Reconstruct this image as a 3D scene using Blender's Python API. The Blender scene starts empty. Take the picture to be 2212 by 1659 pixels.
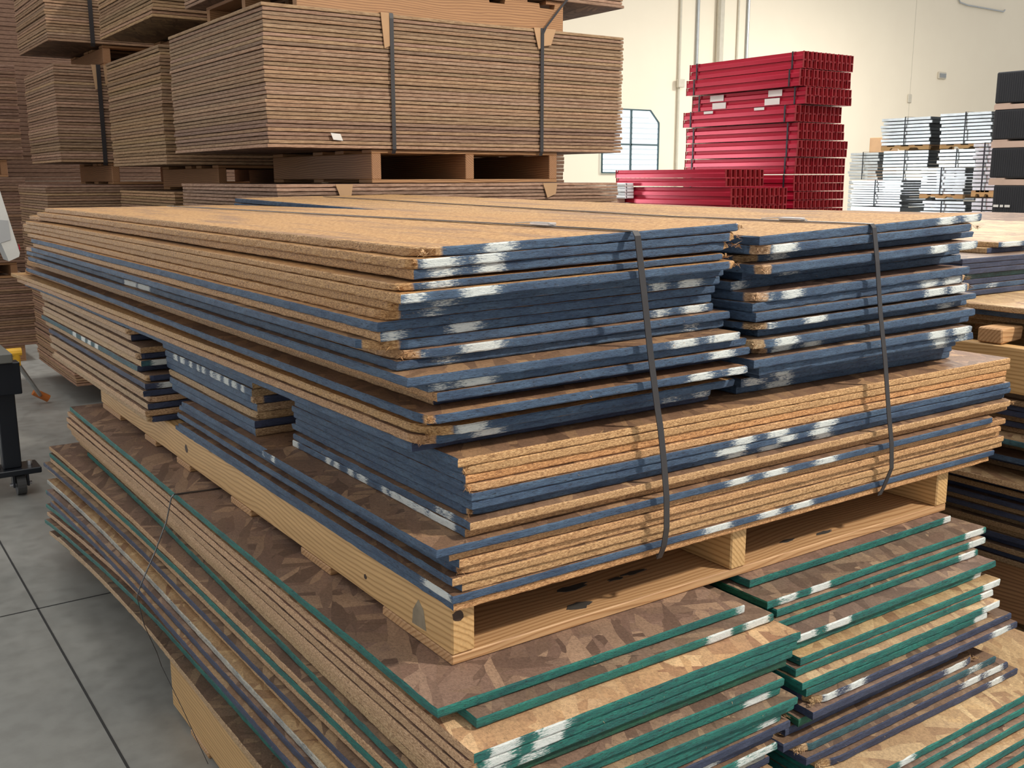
import bpy, bmesh, math, random
from mathutils import Vector, Matrix
random.seed(7)
scn = bpy.context.scene
COL = scn.collection
H = 1.5                                    # eye height above the floor
# ------------------------------------------------------------------ camera
F, PITCH, ROLL, YAW = 2190.0, math.radians(11.46), math.radians(.12), math.radians(34.72)
CX, CY = 1106.0, 829.5
_fw = Vector((math.sin(YAW)*math.cos(PITCH), math.cos(YAW)*math.cos(PITCH), -math.sin(PITCH)))
_rt = Vector((math.cos(YAW), -math.sin(YAW), 0))
_dn = _fw.cross(_rt)
RT = _rt*math.cos(ROLL) + _dn*math.sin(ROLL)
DN = -_rt*math.sin(ROLL) + _dn*math.cos(ROLL)
cam = bpy.data.objects.new('camera', bpy.data.cameras.new('camera')); COL.objects.link(cam)
cam.matrix_world = Matrix(((RT.x, -DN.x, -_fw.x, 0), (RT.y, -DN.y, -_fw.y, 0), (RT.z, -DN.z, -_fw.z, H), (0, 0, 0, 1)))
cam.data.sensor_width = 36; cam.data.sensor_fit = 'HORIZONTAL'; cam.data.lens = F*36/2212
cam.data.clip_start = .05; cam.data.clip_end = 200
scn.camera = cam
# ------------------------------------------------------------------ light and exposure
scn.view_settings.view_transform = 'Standard'; scn.view_settings.look = 'None'
scn.view_settings.gamma = 1; scn.view_settings.use_curve_mapping = False
scn.view_settings.exposure = 0.0
w = bpy.data.worlds.new('hall_light'); scn.world = w; w.use_nodes = True
bg = w.node_tree.nodes['Background']; bg.inputs[0].default_value = (.99, .98, .96, 1); bg.inputs[1].default_value = .70
def sun(name, d, e, ang, c):
    l = bpy.data.lights.new(name, 'SUN'); l.energy = e; l.angle = math.radians(ang); l.color = c
    o = bpy.data.objects.new(name, l); COL.objects.link(o)
    o.rotation_euler = Vector(d).normalized().to_track_quat('Z', 'Y').to_euler(); o.location = Vector(d)*10
l = bpy.data.lights.new('bright_roof_panel', 'AREA'); l.shape = 'SQUARE'; l.size = .38; l.energy = 440; l.color = (1, .92, .80)   # clear roof panel behind and right of the viewer
o = bpy.data.objects.new('bright_roof_panel', l); COL.objects.link(o); o.location = (4.25, -2.35, 5.75)
o.rotation_euler = (Vector((4.25, -2.35, 5.75))-Vector((1.5, 1.6, 1.0))).to_track_quat('Z', 'Y').to_euler()
for i, (lx, ly) in enumerate(((.6, 3.2), (4.5, 9), (9, 3.5), (16, 12), (27, 15))):  # roof skylights; the last one added to brighten the right of the far wall
    l = bpy.data.lights.new('skylight_and_fill', 'AREA'); l.shape = 'RECTANGLE'; l.size = 1.5; l.size_y = 3.0; l.energy = (80, 330, 260, 1300, 1900)[i]; l.color = (1, .97, .92)
    o = bpy.data.objects.new('skylight_and_fill', l); COL.objects.link(o); o.location = (lx, ly, 8.6)

# ------------------------------------------------------------------ helpers: pixel column -> metre on a known line
def ray(px, py): return RT*((px-CX)/F) + DN*((py-CY)/F) + _fw
def onz(px, py, z):
    d = ray(px, py); k = (z-H)/d.z; return Vector((d.x*k, d.y*k, z))
def camx(px, Y, z):                        # X where column px meets the line (., Y, z)
    a = (px-CX)/F; z = z-H
    # (RT.p)/(fw.p)=a
    n = RT - _fw*a
    return -(n.y*Y + n.z*z)/n.x
def camy(px, X, z):
    a = (px-CX)/F; z = z-H; n = RT - _fw*a
    return -(n.x*X + n.z*z)/n.y
ORD = 'topmost second third fourth fifth sixth seventh eighth ninth tenth eleventh twelfth thirteenth fourteenth fifteenth sixteenth seventeenth eighteenth nineteenth twentieth'.split()
TENS = {20: 'twenty', 30: 'thirty', 40: 'forty'}
def nth(i):                                # 0 -> topmost
    if i < 20: return ORD[i]
    n = i+1; t = n//10*10; u = n % 10
    if u == 0: return {30: 'thirtieth', 40: 'fortieth'}[n]
    return TENS[t] + '-' + ('first second third fourth fifth sixth seventh eighth ninth'.split())[u-1]
def fromtop(i): return 'topmost' if i == 0 else nth(i) + ' from the top'
# ------------------------------------------------------------------ materials
def newmat(name):
    m = bpy.data.materials.new(name); m.use_nodes = True
    nt = m.node_tree; p = nt.nodes['Principled BSDF']; p.inputs['Roughness'].default_value = .75
    return m, nt, p
class N:
    def __init__(s, nt): s.nt = nt
    def a(s, t, **k):
        n = s.nt.nodes.new(t)
        for q, v in k.items():
            if q.startswith('i_'):
                key = q[2:]; key = int(key) if key.isdigit() else key.replace('_', ' ')
                if hasattr(v, 'links') : s.nt.links.new(v, n.inputs[key])
                else: n.inputs[key].default_value = v
            else: setattr(n, q, v)
        return n
    def l(s, a, b): s.nt.links.new(a, b)
    def ramp(s, fac, stops):
        r = s.a('ShaderNodeValToRGB'); s.l(fac, r.inputs[0]); e = r.color_ramp.elements
        while len(e) < len(stops): e.new(.5)
        for q, (p, c) in zip(e, stops): q.position = p; q.color = (*c, 1) if len(c) == 3 else c
        return r.outputs[0]
    def mix(s, f, a, b, mode='MIX'):
        m = s.a('ShaderNodeMix', data_type='RGBA', blend_type=mode)
        for k, v in ((0, f), (6, a), (7, b)):
            if hasattr(v, 'links'): s.l(v, m.inputs[k])
            else: m.inputs[k].default_value = v if k == 0 else (*v, 1) if len(v) == 3 else v
        return m.outputs[2]
    def math(s, op, a, b=0., c=0.):
        m = s.a('ShaderNodeMath', operation=op)
        for k, v in enumerate((a, b, c)):
            if hasattr(v, 'links'): s.l(v, m.inputs[k])
            else: m.inputs[k].default_value = v
        return m.outputs[0]
    def coords(s, scale=(1, 1, 1), rot=(0, 0, 0), shift=True):
        tc = s.a('ShaderNodeTexCoord'); o = tc.outputs['Object']
        if shift:
            oi = s.a('ShaderNodeObjectInfo'); v = s.a('ShaderNodeVectorMath', operation='SCALE'); v.inputs[0].default_value = (37, 61, 13); s.l(oi.outputs['Random'], v.inputs[3])
            ad = s.a('ShaderNodeVectorMath', operation='ADD'); s.l(o, ad.inputs[0]); s.l(v.outputs[0], ad.inputs[1]); o = ad.outputs[0]
        mp = s.a('ShaderNodeMapping'); s.l(o, mp.inputs[0]); mp.inputs['Rotation'].default_value = rot; mp.inputs['Scale'].default_value = scale
        return mp.outputs[0]
    def noise(s, vec, sc, det=3, rough=.55): 
        n = s.a('ShaderNodeTexNoise'); s.l(vec, n.inputs['Vector']); n.inputs['Scale'].default_value = sc; n.inputs['Detail'].default_value = det; n.inputs['Roughness'].default_value = rough
        return n.outputs['Fac']
    def bump(s, p, h, st, dist):
        b = s.a('ShaderNodeBump'); b.inputs['Strength'].default_value = st; b.inputs['Distance'].default_value = dist
        s.l(h, b.inputs['Height']); s.l(b.outputs[0], p.inputs['Normal'])

def mat_osb(name, cols, fine=1.0):
    """large wood flakes pressed flat"""
    m, nt, p = newmat(name); n = N(nt)
    outs = []; hs = []
    for k, (r, sx, sy) in enumerate(((.5, 6.5, 33), (2.0, 7.5, 40), (-.55, 6, 30))):
        v0 = n.coords((fine*sx, fine*sy, 1), (0, 0, 0))
        vm = n.a('ShaderNodeMapping'); 
        c = n.coords((1, 1, 0), (0, 0, r)); mp = n.a('ShaderNodeMapping'); n.l(c, mp.inputs[0]); mp.inputs['Scale'].default_value = (fine*sx, fine*sy, 0)
        nz = n.a('ShaderNodeTexNoise'); n.l(mp.outputs[0], nz.inputs['Vector']); nz.inputs['Scale'].default_value = .6
        mixv = n.a('ShaderNodeVectorMath', operation='MULTIPLY_ADD'); n.l(nz.outputs['Color'], mixv.inputs[0]); mixv.inputs[1].default_value = (1.2, 1.2, 0); n.l(mp.outputs[0], mixv.inputs[2])
        vo = n.a('ShaderNodeTexVoronoi'); n.l(mixv.outputs[0], vo.inputs['Vector']); vo.inputs['Scale'].default_value = 1
        sep = n.a('ShaderNodeSeparateColor'); n.l(vo.outputs['Color'], sep.inputs[0])
        outs.append(sep.outputs); hs.append(vo.outputs['Distance'])
    s1 = n.math('GREATER_THAN', outs[0][1], .52); s2 = n.math('GREATER_THAN', outs[1][1], .55)
    fa = n.mix(s1, outs[2][0], outs[0][0]); fa = n.mix(s2, fa, outs[1][0])
    cc = n.ramp(fa, [(i/(len(cols)-1), c) for i, c in enumerate(cols)])
    gr = n.noise(n.coords((60, 60, 4), (0, 0, .4)), 3, 4, .7)
    ck = n.noise(n.coords((30, 9, 1), (0, 0, 1.1)), 3.2, 4, .75); ck = n.math('ABSOLUTE', n.math('SUBTRACT', ck, .5))
    cc = n.mix(.75, cc, n.ramp(gr, [(.3, (.62, .6, .58)), (.6, (1.12, 1.1, 1.05))]), 'MULTIPLY')
    cc = n.mix(n.ramp(ck, [(.0, (.75, .75, .75)), (.012, (0, 0, 0))]), cc, (.05, .03, .02))
    big = n.noise(n.coords((1, 1, 1)), 3.2, 2)
    cc = n.mix(.8, cc, n.ramp(big, [(.3, (.8, .78, .78)), (.65, (1.1, 1.08, 1.02))]), 'MULTIPLY')
    oi = n.a('ShaderNodeObjectInfo'); cc = n.mix(1., cc, oi.outputs['Color'], 'MULTIPLY')
    n.l(cc, p.inputs['Base Color'])
    n.bump(p, n.math('ADD', fa, n.math('MULTIPLY', gr, .6)), .7, .0012)
    p.inputs['Roughness'].default_value = .62
    return m
OSB = mat_osb('pressed_flake_face', [(.135, .085, .062), (.27, .18, .135), (.19, .12, .09), (.40, .275, .185), (.15, .095, .07), (.30, .205, .15)])
OSBL = mat_osb('pale_flake_face', [(.36, .22, .125), (.55, .37, .20), (.30, .17, .10), (.66, .48, .28), (.42, .27, .15), (.58, .41, .235)])

def mat_fine():
    m, nt, p = newmat('fine_chip_face'); n = N(nt)
    a = n.noise(n.coords((1, 1.3, 1), (0, 0, .5)), 95, 4, .75)
    st = n.noise(n.coords((9, 1.2, 1), (0, 0, .0)), 2.0, 4, .6)
    cc = n.ramp(a, [(.32, (.13, .065, .026)), (.43, (.34, .19, .082)), (.56, (.47, .29, .135)), (.68, (.58, .40, .21))])
    cc = n.mix(n.ramp(st, [(.50, (0, 0, 0)), (.64, (.65, .65, .65))]), cc, (.20, .13, .10))
    oi = n.a('ShaderNodeObjectInfo'); cc = n.mix(1., cc, oi.outputs['Color'], 'MULTIPLY')
    n.l(cc, p.inputs['Base Color']); n.bump(p, a, 1, .003); p.inputs['Roughness'].default_value = .8
    return m
FINE = mat_fine()

def mat_edge():
    m, nt, p = newmat('board_edge'); n = N(nt)
    fib = n.noise(n.coords((90, 90, 330)), 1.8, 4, .75)
    fib2 = n.noise(n.coords((45, 45, 160)), 2.4, 4, .75)
    wood = n.ramp(fib, [(.32, (.085, .045, .022)), (.42, (.34, .20, .10)), (.54, (.53, .345, .185)), (.66, (.72, .53, .33))])
    oi = n.a('ShaderNodeObjectInfo'); wood = n.mix(1., wood, oi.outputs['Color'], 'MULTIPLY')
    at = n.a('ShaderNodeAttribute', attribute_name='paint'); mk = n.a('ShaderNodeAttribute', attribute_name='mark')
    chips = n.math('SUBTRACT', n.math('MULTIPLY', at.outputs['Alpha'], 1.25), n.ramp(fib2, [(.60, (0, 0, 0)), (.78, (1, 1, 1))]))
    cov = n.ramp(chips, [(.30, (0, 0, 0)), (.55, (1, 1, 1))])
    fl = n.noise(n.coords((34, 34, 260)), 2.6, 4, .75)
    blot = n.noise(n.coords((4, 4, 20)), 3, 3)
    pc = n.mix(1., at.outputs['Color'], n.ramp(blot, [(.3, (.55, .60, .68)), (.7, (1.3, 1.2, 1.1))]), 'MULTIPLY')
    pc = n.mix(n.ramp(fl, [(.375, (.9, .9, .9)), (.435, (0, 0, 0))]), pc, (.008, .011, .018))
    pc = n.mix(n.ramp(fl, [(.54, (0, 0, 0)), (.66, (.8, .8, .8))]), pc, n.mix(1., pc, (1.7, 1.7, 1.6), 'MULTIPLY'))
    c = n.mix(cov, wood, pc)
    wm = n.math('SUBTRACT', n.math('MULTIPLY', mk.outputs['Fac'], 1.3), n.math('MULTIPLY', n.ramp(fl, [(.36, (0, 0, 0)), (.66, (1, 1, 1))]), .95))
    c = n.mix(n.ramp(wm, [(.10, (0, 0, 0)), (.62, (1, 1, 1))]), c, (.72, .76, .74))
    n.l(c, p.inputs['Base Color']); n.bump(p, n.math('ADD', fib, n.math('MULTIPLY', fib2, .5)), .9, .002)
    p.inputs['Roughness'].default_value = .6
    return m
EDGE = mat_edge()

def mat_packedge():
    m, nt, p = newmat('pack_board_edge'); n = N(nt)
    fib = n.noise(n.coords((14, 14, 60)), 2.2, 4, .7)
    c = n.ramp(fib, [(.28, (.27, .155, .095)), (.5, (.42, .265, .165)), (.7, (.52, .35, .225))])
    oi = n.a('ShaderNodeObjectInfo'); c = n.mix(1., c, oi.outputs['Color'], 'MULTIPLY')
    v = n.a('ShaderNodeHueSaturation'); n.l(c, v.inputs['Color']); n.l(n.math('ADD', n.math('MULTIPLY', oi.outputs['Random'], .4), .8), v.inputs['Value'])
    n.l(v.outputs[0], p.inputs['Base Color']); n.bump(p, fib, .5, .002)
    return m
PACKE = mat_packedge()

def mat_lumber(name, a, b, across='X', freq=42.0, knots=True):
    """sawn wood; grain runs along Y, or along X when across == 'Y'"""
    m, nt, p = newmat(name); n = N(nt)
    o = n.coords((1, 1, 1)); sp = n.a('ShaderNodeSeparateXYZ'); n.l(o, sp.inputs[0])
    u = n.math('ADD', n.math('MULTIPLY', sp.outputs[0 if across == 'X' else 1], .8), sp.outputs[2])
    ln = (3, 1.0, 3) if across == 'X' else (1.0, 3, 3)
    warp = n.noise(n.coords(tuple(x*1.1 for x in ln)), 1.6, 1, .4); warp2 = n.noise(n.coords(tuple(x*3 for x in ln)), 2, 2)
    ph = n.math('ADD', n.math('MULTIPLY', u, freq*14), n.math('ADD', n.math('MULTIPLY', warp, 46), n.math('MULTIPLY', warp2, 7)))
    sn = n.math('SINE', ph)
    g = n.noise(n.coords((80, 2.5, 80) if across == 'X' else (2.5, 80, 80)), 2, 3, .6)
    c = n.ramp(n.math('MULTIPLY_ADD', sn, .5, .5), [(.0, a), (.55, tuple((x*2+y)/3 for x, y in zip(a, b))), (.9, b), (1., tuple(x*.78 for x in b))])
    c = n.mix(.7, c, n.ramp(g, [(.3, (.80, .77, .73)), (.7, (1.1, 1.08, 1.05))]), 'MULTIPLY')
    if knots:
        vo = n.a('ShaderNodeTexVoronoi'); n.l(n.coords((3.2, 1.1, 3.2) if across == 'X' else (1.1, 3.2, 3.2)), vo.inputs['Vector']); vo.inputs['Scale'].default_value = 2.0
        c = n.mix(n.ramp(vo.outputs['Distance'], [(.035, (.95, .95, .95)), (.06, (0, 0, 0))]), c, (.10, .05, .025))
    oi = n.a('ShaderNodeObjectInfo'); c = n.mix(1., c, oi.outputs['Color'], 'MULTIPLY')
    n.l(c, p.inputs['Base Color']); n.bump(p, n.math('ADD', g, n.math('MULTIPLY', sn, .2)), .35, .0012); p.inputs['Roughness'].default_value = .6
    return m
PINE = mat_lumber('yellow_pine', (.64, .41, .185), (.53, .315, .125))
PINEX = mat_lumber('pine_board', (.56, .34, .17), (.46, .25, .11), 'Y')
OLDW = mat_lumber('weathered_pallet_wood', (.42, .22, .105), (.30, .145, .07))
OLDX = mat_lumber('weathered_deck_wood', (.46, .25, .115), (.34, .17, .078), 'Y')
def mat_plain(name, c, rough=.5, metal=0., noise_amt=.15, sc=8, emit=None, spec=None):
    m, nt, p = newmat(name); n = N(nt)
    f = n.noise(n.coords((1, 1, 1)), sc, 4)
    cc = n.mix(noise_amt, c, n.ramp(f, [(.3, tuple(x*.55 for x in c)), (.7, tuple(min(1, x*1.35) for x in c))]))
    n.l(cc, p.inputs['Base Color']); p.inputs['Roughness'].default_value = rough; p.inputs['Metallic'].default_value = metal
    if emit: p.inputs['Emission Color'].default_value = (*emit[0], 1); p.inputs['Emission Strength'].default_value = emit[1]
    return m
STRAP = mat_plain('black_strapping', (.035, .032, .034), .38)
STEELW = mat_plain('bright_wire', (.7, .7, .72), .3, .9)
CARD = mat_plain('cardboard', (.50, .31, .17), .8)
REDP = mat_plain('red_enamel', (.42, .010, .035), .24, .3, .1)
REDE = mat_plain('red_enamel_end', (.30, .015, .02), .5, 0, .6, 30)
GREYG = mat_plain('galvanised_steel', (.62, .66, .68), .28, .55, .3, 6)
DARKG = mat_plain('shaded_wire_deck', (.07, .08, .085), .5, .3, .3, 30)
BLACKB = mat_plain('black_bin_plastic', (.025, .027, .033), .6)
BLACKM = mat_plain('black_painted_steel', (.018, .022, .03), .35, .2)
RUBBER = mat_plain('grey_rubber', (.06, .06, .06), .7)
CREAMW = mat_plain('cream_pallet_wood', (.62, .45, .36), .7)
WHITEL = mat_plain('white_paper', (.80, .78, .74), .6)
YELL = mat_plain('yellow_plastic', (.75, .42, .03), .4)
HOUSE = mat_plain('pale_grey_housing', (.52, .52, .50), .45)
WHITEP = mat_plain('white_enamel', (.85, .87, .90), .3, 0, .05)
WALLP = mat_plain('cream_wall_paint', (.86, .765, .61), .8, 0, .04, 1)
TRIMP = mat_plain('painted_conduit', (.58, .53, .43), .6)
CHROME = mat_plain('grey_steel_pipe', (.45, .47, .48), .4, .6)
WINDOW = mat_plain('daylit_frosted_pane', (.8, .85, .9), .3, 0, .05, 3, ((.80, .92, 1.), 1.15))
SLAT = mat_plain('white_louvre', (.62, .68, .74), .5, 0, .05)
FRAME = mat_plain('dark_window_frame', (.05, .09, .10), .5)

def mat_floor():
    m, nt, p = newmat('sealed_concrete'); n = N(nt)
    a = n.noise(n.coords((1, 1, 1), shift=False), 1.3, 4, .6); b = n.noise(n.coords((1, 1, 1), shift=False), 14, 4, .6)
    c = n.ramp(a, [(.3, (.27, .275, .26)), (.55, (.35, .35, .325)), (.75, (.42, .415, .385))])
    c = n.mix(.5, c, n.ramp(b, [(.35, (.8, .8, .8)), (.6, (1.1, 1.1, 1.1))]), 'MULTIPLY')
    n.l(c, p.inputs['Base Color']); n.l(n.ramp(b, [(.3, (.28, .28, .28)), (.7, (.5, .5, .5))]), p.inputs['Roughness'])
    return m
FLOOR = mat_floor()
JOINT = mat_plain('joint_filler', (.035, .035, .035), .7)

# ------------------------------------------------------------------ mesh helpers
def link(name, me, mats, parent=None, loc=None):
    for mm in (mats if isinstance(mats, (list, tuple)) else [mats]): me.materials.append(mm)
    o = bpy.data.objects.new(name, me); COL.objects.link(o)
    if parent: o.parent = parent
    if loc is not None: o.location = loc
    return o
def tag(o, label=None, cat=None, group=None, kind=None):
    if label: o['label'] = label
    if cat: o['category'] = cat
    if group: o['group'] = group
    if kind: o['kind'] = kind
    return o
def empty(name, loc=(0, 0, 0)):
    o = bpy.data.objects.new(name, None); COL.objects.link(o); o.location = loc; o.empty_display_size = .1; return o
class MB:
    def __init__(s): s.bm = bmesh.new()
    def box(s, a, b, bev=0., jit=0., rot=None, mi=0):
        vs = []
        for x in (a[0], b[0]):
            for y in (a[1], b[1]):
                for z in (a[2], b[2]):
                    vs.append(s.bm.verts.new((x+random.uniform(-jit, jit), y+random.uniform(-jit, jit), z+random.uniform(-jit, jit))))
        fs = [s.bm.faces.new([vs[i] for i in q]) for q in ((0, 1, 3, 2), (4, 6, 7, 5), (0, 4, 5, 1), (2, 3, 7, 6), (0, 2, 6, 4), (1, 5, 7, 3))]
        for f in fs: f.material_index = mi
        if rot is not None:
            c = sum((v.co for v in vs), Vector())/8
            for v in vs: v.co = rot @ (v.co-c) + c
        if bev:
            es = set(e for f in fs for e in f.edges)
            bmesh.ops.bevel(s.bm, geom=list(es), offset=bev, segments=1, affect='EDGES')
        return s
    def tube(s, pts, r, n=8):
        pts = [Vector(p) for p in pts]; rings = []
        for i, p in enumerate(pts):
            d = (pts[min(i+1, len(pts)-1)]-pts[max(i-1, 0)]).normalized()
            u = d.orthogonal().normalized(); v = d.cross(u)
            if rings and u.dot(lu) < 0: u = -u; v = -v
            lu = u
            rings.append([s.bm.verts.new(p+u*r*math.cos(k*2*math.pi/n)+v*r*math.sin(k*2*math.pi/n)) for k in range(n)])
        for a, b in zip(rings, rings[1:]):
            for k in range(n): s.bm.faces.new((a[k], a[(k+1) % n], b[(k+1) % n], b[k]))
        s.bm.faces.new(rings[0][::-1]); s.bm.faces.new(rings[-1]); return s
    def ribbon(s, pts, w, t, wd):          # flat band of width w along direction wd, thickness t
        pts = [Vector(p) for p in pts]; wd = Vector(wd).normalized(); R = []
        for i, p in enumerate(pts):
            d = (pts[min(i+1, len(pts)-1)]-pts[max(i-1, 0)]).normalized(); nn = d.cross(wd).normalized()
            R.append([s.bm.verts.new(p+wd*a*w/2+nn*b*t/2) for a, b in ((-1, -1), (1, -1), (1, 1), (-1, 1))])
        for a, b in zip(R, R[1:]):
            for k in range(4): s.bm.faces.new((a[k], a[(k+1) % 4], b[(k+1) % 4], b[k]))
        s.bm.faces.new(R[0][::-1]); s.bm.faces.new(R[-1]); return s
    def prism(s, prof, axis, a, b):        # closed profile in the two other axes, extruded from a to b along axis
        def P(u, v, w): return {0: (w, u, v), 1: (u, w, v), 2: (u, v, w)}[axis]
        A = [s.bm.verts.new(P(u, v, a)) for u, v in prof]; B = [s.bm.verts.new(P(u, v, b)) for u, v in prof]
        s.bm.faces.new(A[::-1]); s.bm.faces.new(B)
        for k in range(len(A)): s.bm.faces.new((A[k], A[(k+1) % len(A)], B[(k+1) % len(B)], B[k]))
        return s
    def mesh(s, name):
        bmesh.ops.recalc_face_normals(s.bm, faces=s.bm.faces)
        me = bpy.data.meshes.new(name); s.bm.to_mesh(me); s.bm.free(); return me
    def build(s, name, mats, parent=None, loc=None): return link(name, s.mesh(name), mats, parent, loc)

# ------------------------------------------------------------------ the board: a sheet with rough, painted edges
BLUE = (.050, .098, .180); NAVY = (.036, .050, .105); GREEN = (.010, .150, .130); TEAL = (.030, .10, .125); DKG = (.01, .10, .06); GREYW = (.42, .42, .38)
def board_mesh(name, x0, x1, y0, y1, t, cf=None, cl=None, cr=None, cb=None, mf=(), ml=(), seg=.02, segf=.1, bend=None, yaw=0., chips=(), fuzz=0, rough=1.0, face=0):
    """sheet in local coordinates with its near left corner at the origin; cf.. = paint of front, left, right, back edge"""
    rnd = random.random; W, L = x1-x0, y1-y0
    nx = max(4, int(W/seg)); ny = max(6, int(L/seg))
    ring = []                                                # (x, y, side, dist to nearest corner)
    for i in range(nx): ring.append((W*i/nx, 0, 0))
    for i in range(ny): ring.append((W, L*i/ny, 1))
    for i in range(nx): ring.append((W-W*i/nx, L, 2))
    for i in range(ny): ring.append((0, L-L*i/ny, 3))
    nrm = ((0, -1), (1, 0), (0, 1), (-1, 0))
    crn = {'fl': (0, 0), 'fr': (W, 0), 'bl': (0, L), 'br': (W, L)}
    ca, sa = math.cos(yaw), math.sin(yaw)
    V = []; n = len(ring); lowf = [random.uniform(-1, 1) for _ in range(n//12+3)]
    wood = [0.]*n
    for lvl, h in enumerate((0., .16, .84, 1.)):
        for i, (x, y, sd) in enumerate(ring):
            a, b = nrm[sd]
            if i in (0, nx, nx+ny, 2*nx+ny):                 # corners
                p = nrm[sd-1]; a, b = a+p[0], b+p[1]
            q = i/12.; lf = lowf[int(q)]*(1-q % 1)+lowf[int(q)+1]*(q % 1)
            o = (random.gauss(0, .0004) + lf*.0011)*rough + (.0005 if lvl in (1, 2) else -.0013)
            X, Y = x+a*o, y+b*o
            for key, c in chips:
                kx, ky = crn[key]; d = math.hypot(x-kx, y-ky)
                if d < c:
                    k = (1-d/c); X += (W/2-kx)/abs(W/2-kx)*k*c*.32*(.7+.6*rnd()); Y += (L/2-ky)/abs(L/2-ky)*k*c*.32*(.7+.6*rnd()); wood[i] = max(wood[i], min(1, k*2.2))
            XR, YR = X*ca-Y*sa, X*sa+Y*ca
            dz = bend(x0+XR, y0+YR) if bend else 0.
            V.append((XR, YR, t*h + dz + max(-.0002, min(.0002, random.gauss(0, .00012)*rough))))
    Fc, mi, pa, mk = [], [], [], []
    cols = (cf, cr, cb, cl)
    def wht(i, sd):
        x, y, _ = ring[i]; v = 0.
        m = mf if sd == 0 else ml if sd == 3 else ()
        c = x if sd == 0 else y
        for q in m:
            a, b = q[0]-(x0 if sd == 0 else y0), q[1]-(x0 if sd == 0 else y0); s = q[2] if len(q) > 2 else 1.
            e = .022 if sd == 0 and cf in (BLUE, NAVY) else .008
            v = max(v, s*min(1, max(0, (c-a+e)/(2*e)))*min(1, max(0, (b-c+e)/(2*e))))
        return v
    for i in range(n):
        j = (i+1) % n; sd = ring[i][2]; c = cols[sd]
        for k in (0, 1, 2):
            Fc.append((k*n+i, k*n+j, (k+1)*n+j, (k+1)*n+i)); mi.append(1)
            for q in (i, j, j, i):
                w_ = wood[q]
                pa.append((*c, 1-w_) if c else (0, 0, 0, 0)); mk.append(wht(q, sd)*(1-.7*w_))
    rows = list(range(0, ny, 8)) + [ny]
    if rows[-1]-rows[-2] < 3: rows.pop(-2)
    for base, flip in ((3*n, False), (0, True)):
        Lf = lambda r: base + (2*nx+2*ny-r) % n               # left side vertex at row r
        Rf = lambda r: base + nx + r
        for a, b in zip(rows, rows[1:]):
            poly = [Rf(r) for r in range(a, b+1)] if b < ny else [Rf(r) for r in range(a, b)] + [base+nx+ny+i for i in range(nx+1)]
            if b < ny: poly += [Lf(r) for r in range(b, a-1, -1)]
            else: poly += [Lf(r) for r in range(b-1, a-1, -1)]
            if a == 0: poly = poly + [base+i for i in range(1, nx)]
            if flip: poly = poly[::-1]
            Fc.append(poly); mi.append(0); pa += [(0, 0, 0, 0)]*len(poly); mk += [0.]*len(poly)
    # splinters: thin wedges sticking out of torn corners and along the rim
    def sliver(px, py, pz, d, ln, wd):
        b0 = len(V); d = Vector(d).normalized(); u = d.cross(Vector((0, 0, 1))); u = u.normalized() if u.length > .1 else Vector((1, 0, 0)); v = d.cross(u)
        o = Vector((px, py, pz)) - d*.004
        for q in (u*wd, -u*wd, v*wd*.3): V.append(tuple(o+q))
        tp = o+d*ln; tp.z = min(max(tp.z, pz-t*.35), pz+t*.35); V.append(tuple(tp))
        for f in ((0, 1, 2), (0, 3, 1), (1, 3, 2), (2, 3, 0)):
            Fc.append(tuple(b0+k for k in f)); mi.append(1); pa.extend([(0, 0, 0, 0)]*3); mk.extend([0.]*3)
    for key, c in chips:
        kx, ky = crn[key]; ox = -1 if kx == 0 else 1; oy = -1 if ky == 0 else 1
        for _ in range(int(10+c*260)):
            a, b = rnd()*c*.6, rnd()*c*.6
            X, Y = kx-ox*a*(1 if rnd() < .5 else .3), ky-oy*b*.5
            XR, YR = X*ca-Y*sa, X*sa+Y*ca; dz = bend(x0+XR, y0+YR) if bend else 0.
            sliver(XR, YR, t*(.3+.4*rnd())+dz, (ox*(rnd()-.1), oy*(rnd()-.1), random.uniform(-.5, .5)), random.uniform(.006, .02), random.uniform(.0007, .0018))
    for _ in range(fuzz):
        if rnd() < .6: X, Y, d = W*rnd(), 0, (random.uniform(-1.5, 1.5), -1, random.uniform(-.7, .4))
        else: X, Y, d = 0, L*rnd()*.8, (-1, random.uniform(-1.5, 1.5), random.uniform(-.7, .4))
        XR, YR = X*ca-Y*sa, X*sa+Y*ca; dz = bend(x0+XR, y0+YR) if bend else 0.
        sliver(XR, YR, t*(.3+.4*rnd())+dz, d, random.uniform(.004, .012), random.uniform(.0005, .001))
    me = bpy.data.meshes.new(name); me.from_pydata(V, [], Fc); me.update()
    me.polygons.foreach_set('material_index', mi)
    at = me.attributes.new('paint', 'FLOAT_COLOR', 'CORNER'); at.data.foreach_set('color', [c for q in pa for c in q])
    at = me.attributes.new('mark', 'FLOAT', 'CORNER'); at.data.foreach_set('value', mk)
    return me
def board(name, x0, x1, y0, y1, z, t, face=None, tone=(1, 1, 1), label=None, group=None, **k):
    me = board_mesh(name, x0, x1, y0, y1, t, **k)
    o = link(name, me, [face or OSB, EDGE], None, (x0, y0, z)); o.color = (*tone, 1)
    return tag(o, label, 'board', group)
def tone():
    v = random.uniform(.86, 1.1); return (v*random.uniform(.96, 1.05), v, v*random.uniform(.9, 1.08))
CN = {BLUE: 'blue', NAVY: 'navy', GREEN: 'green', None: 'bare tan', TEAL: 'teal', DKG: 'dark green', GREYW: 'whitened'}
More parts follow.
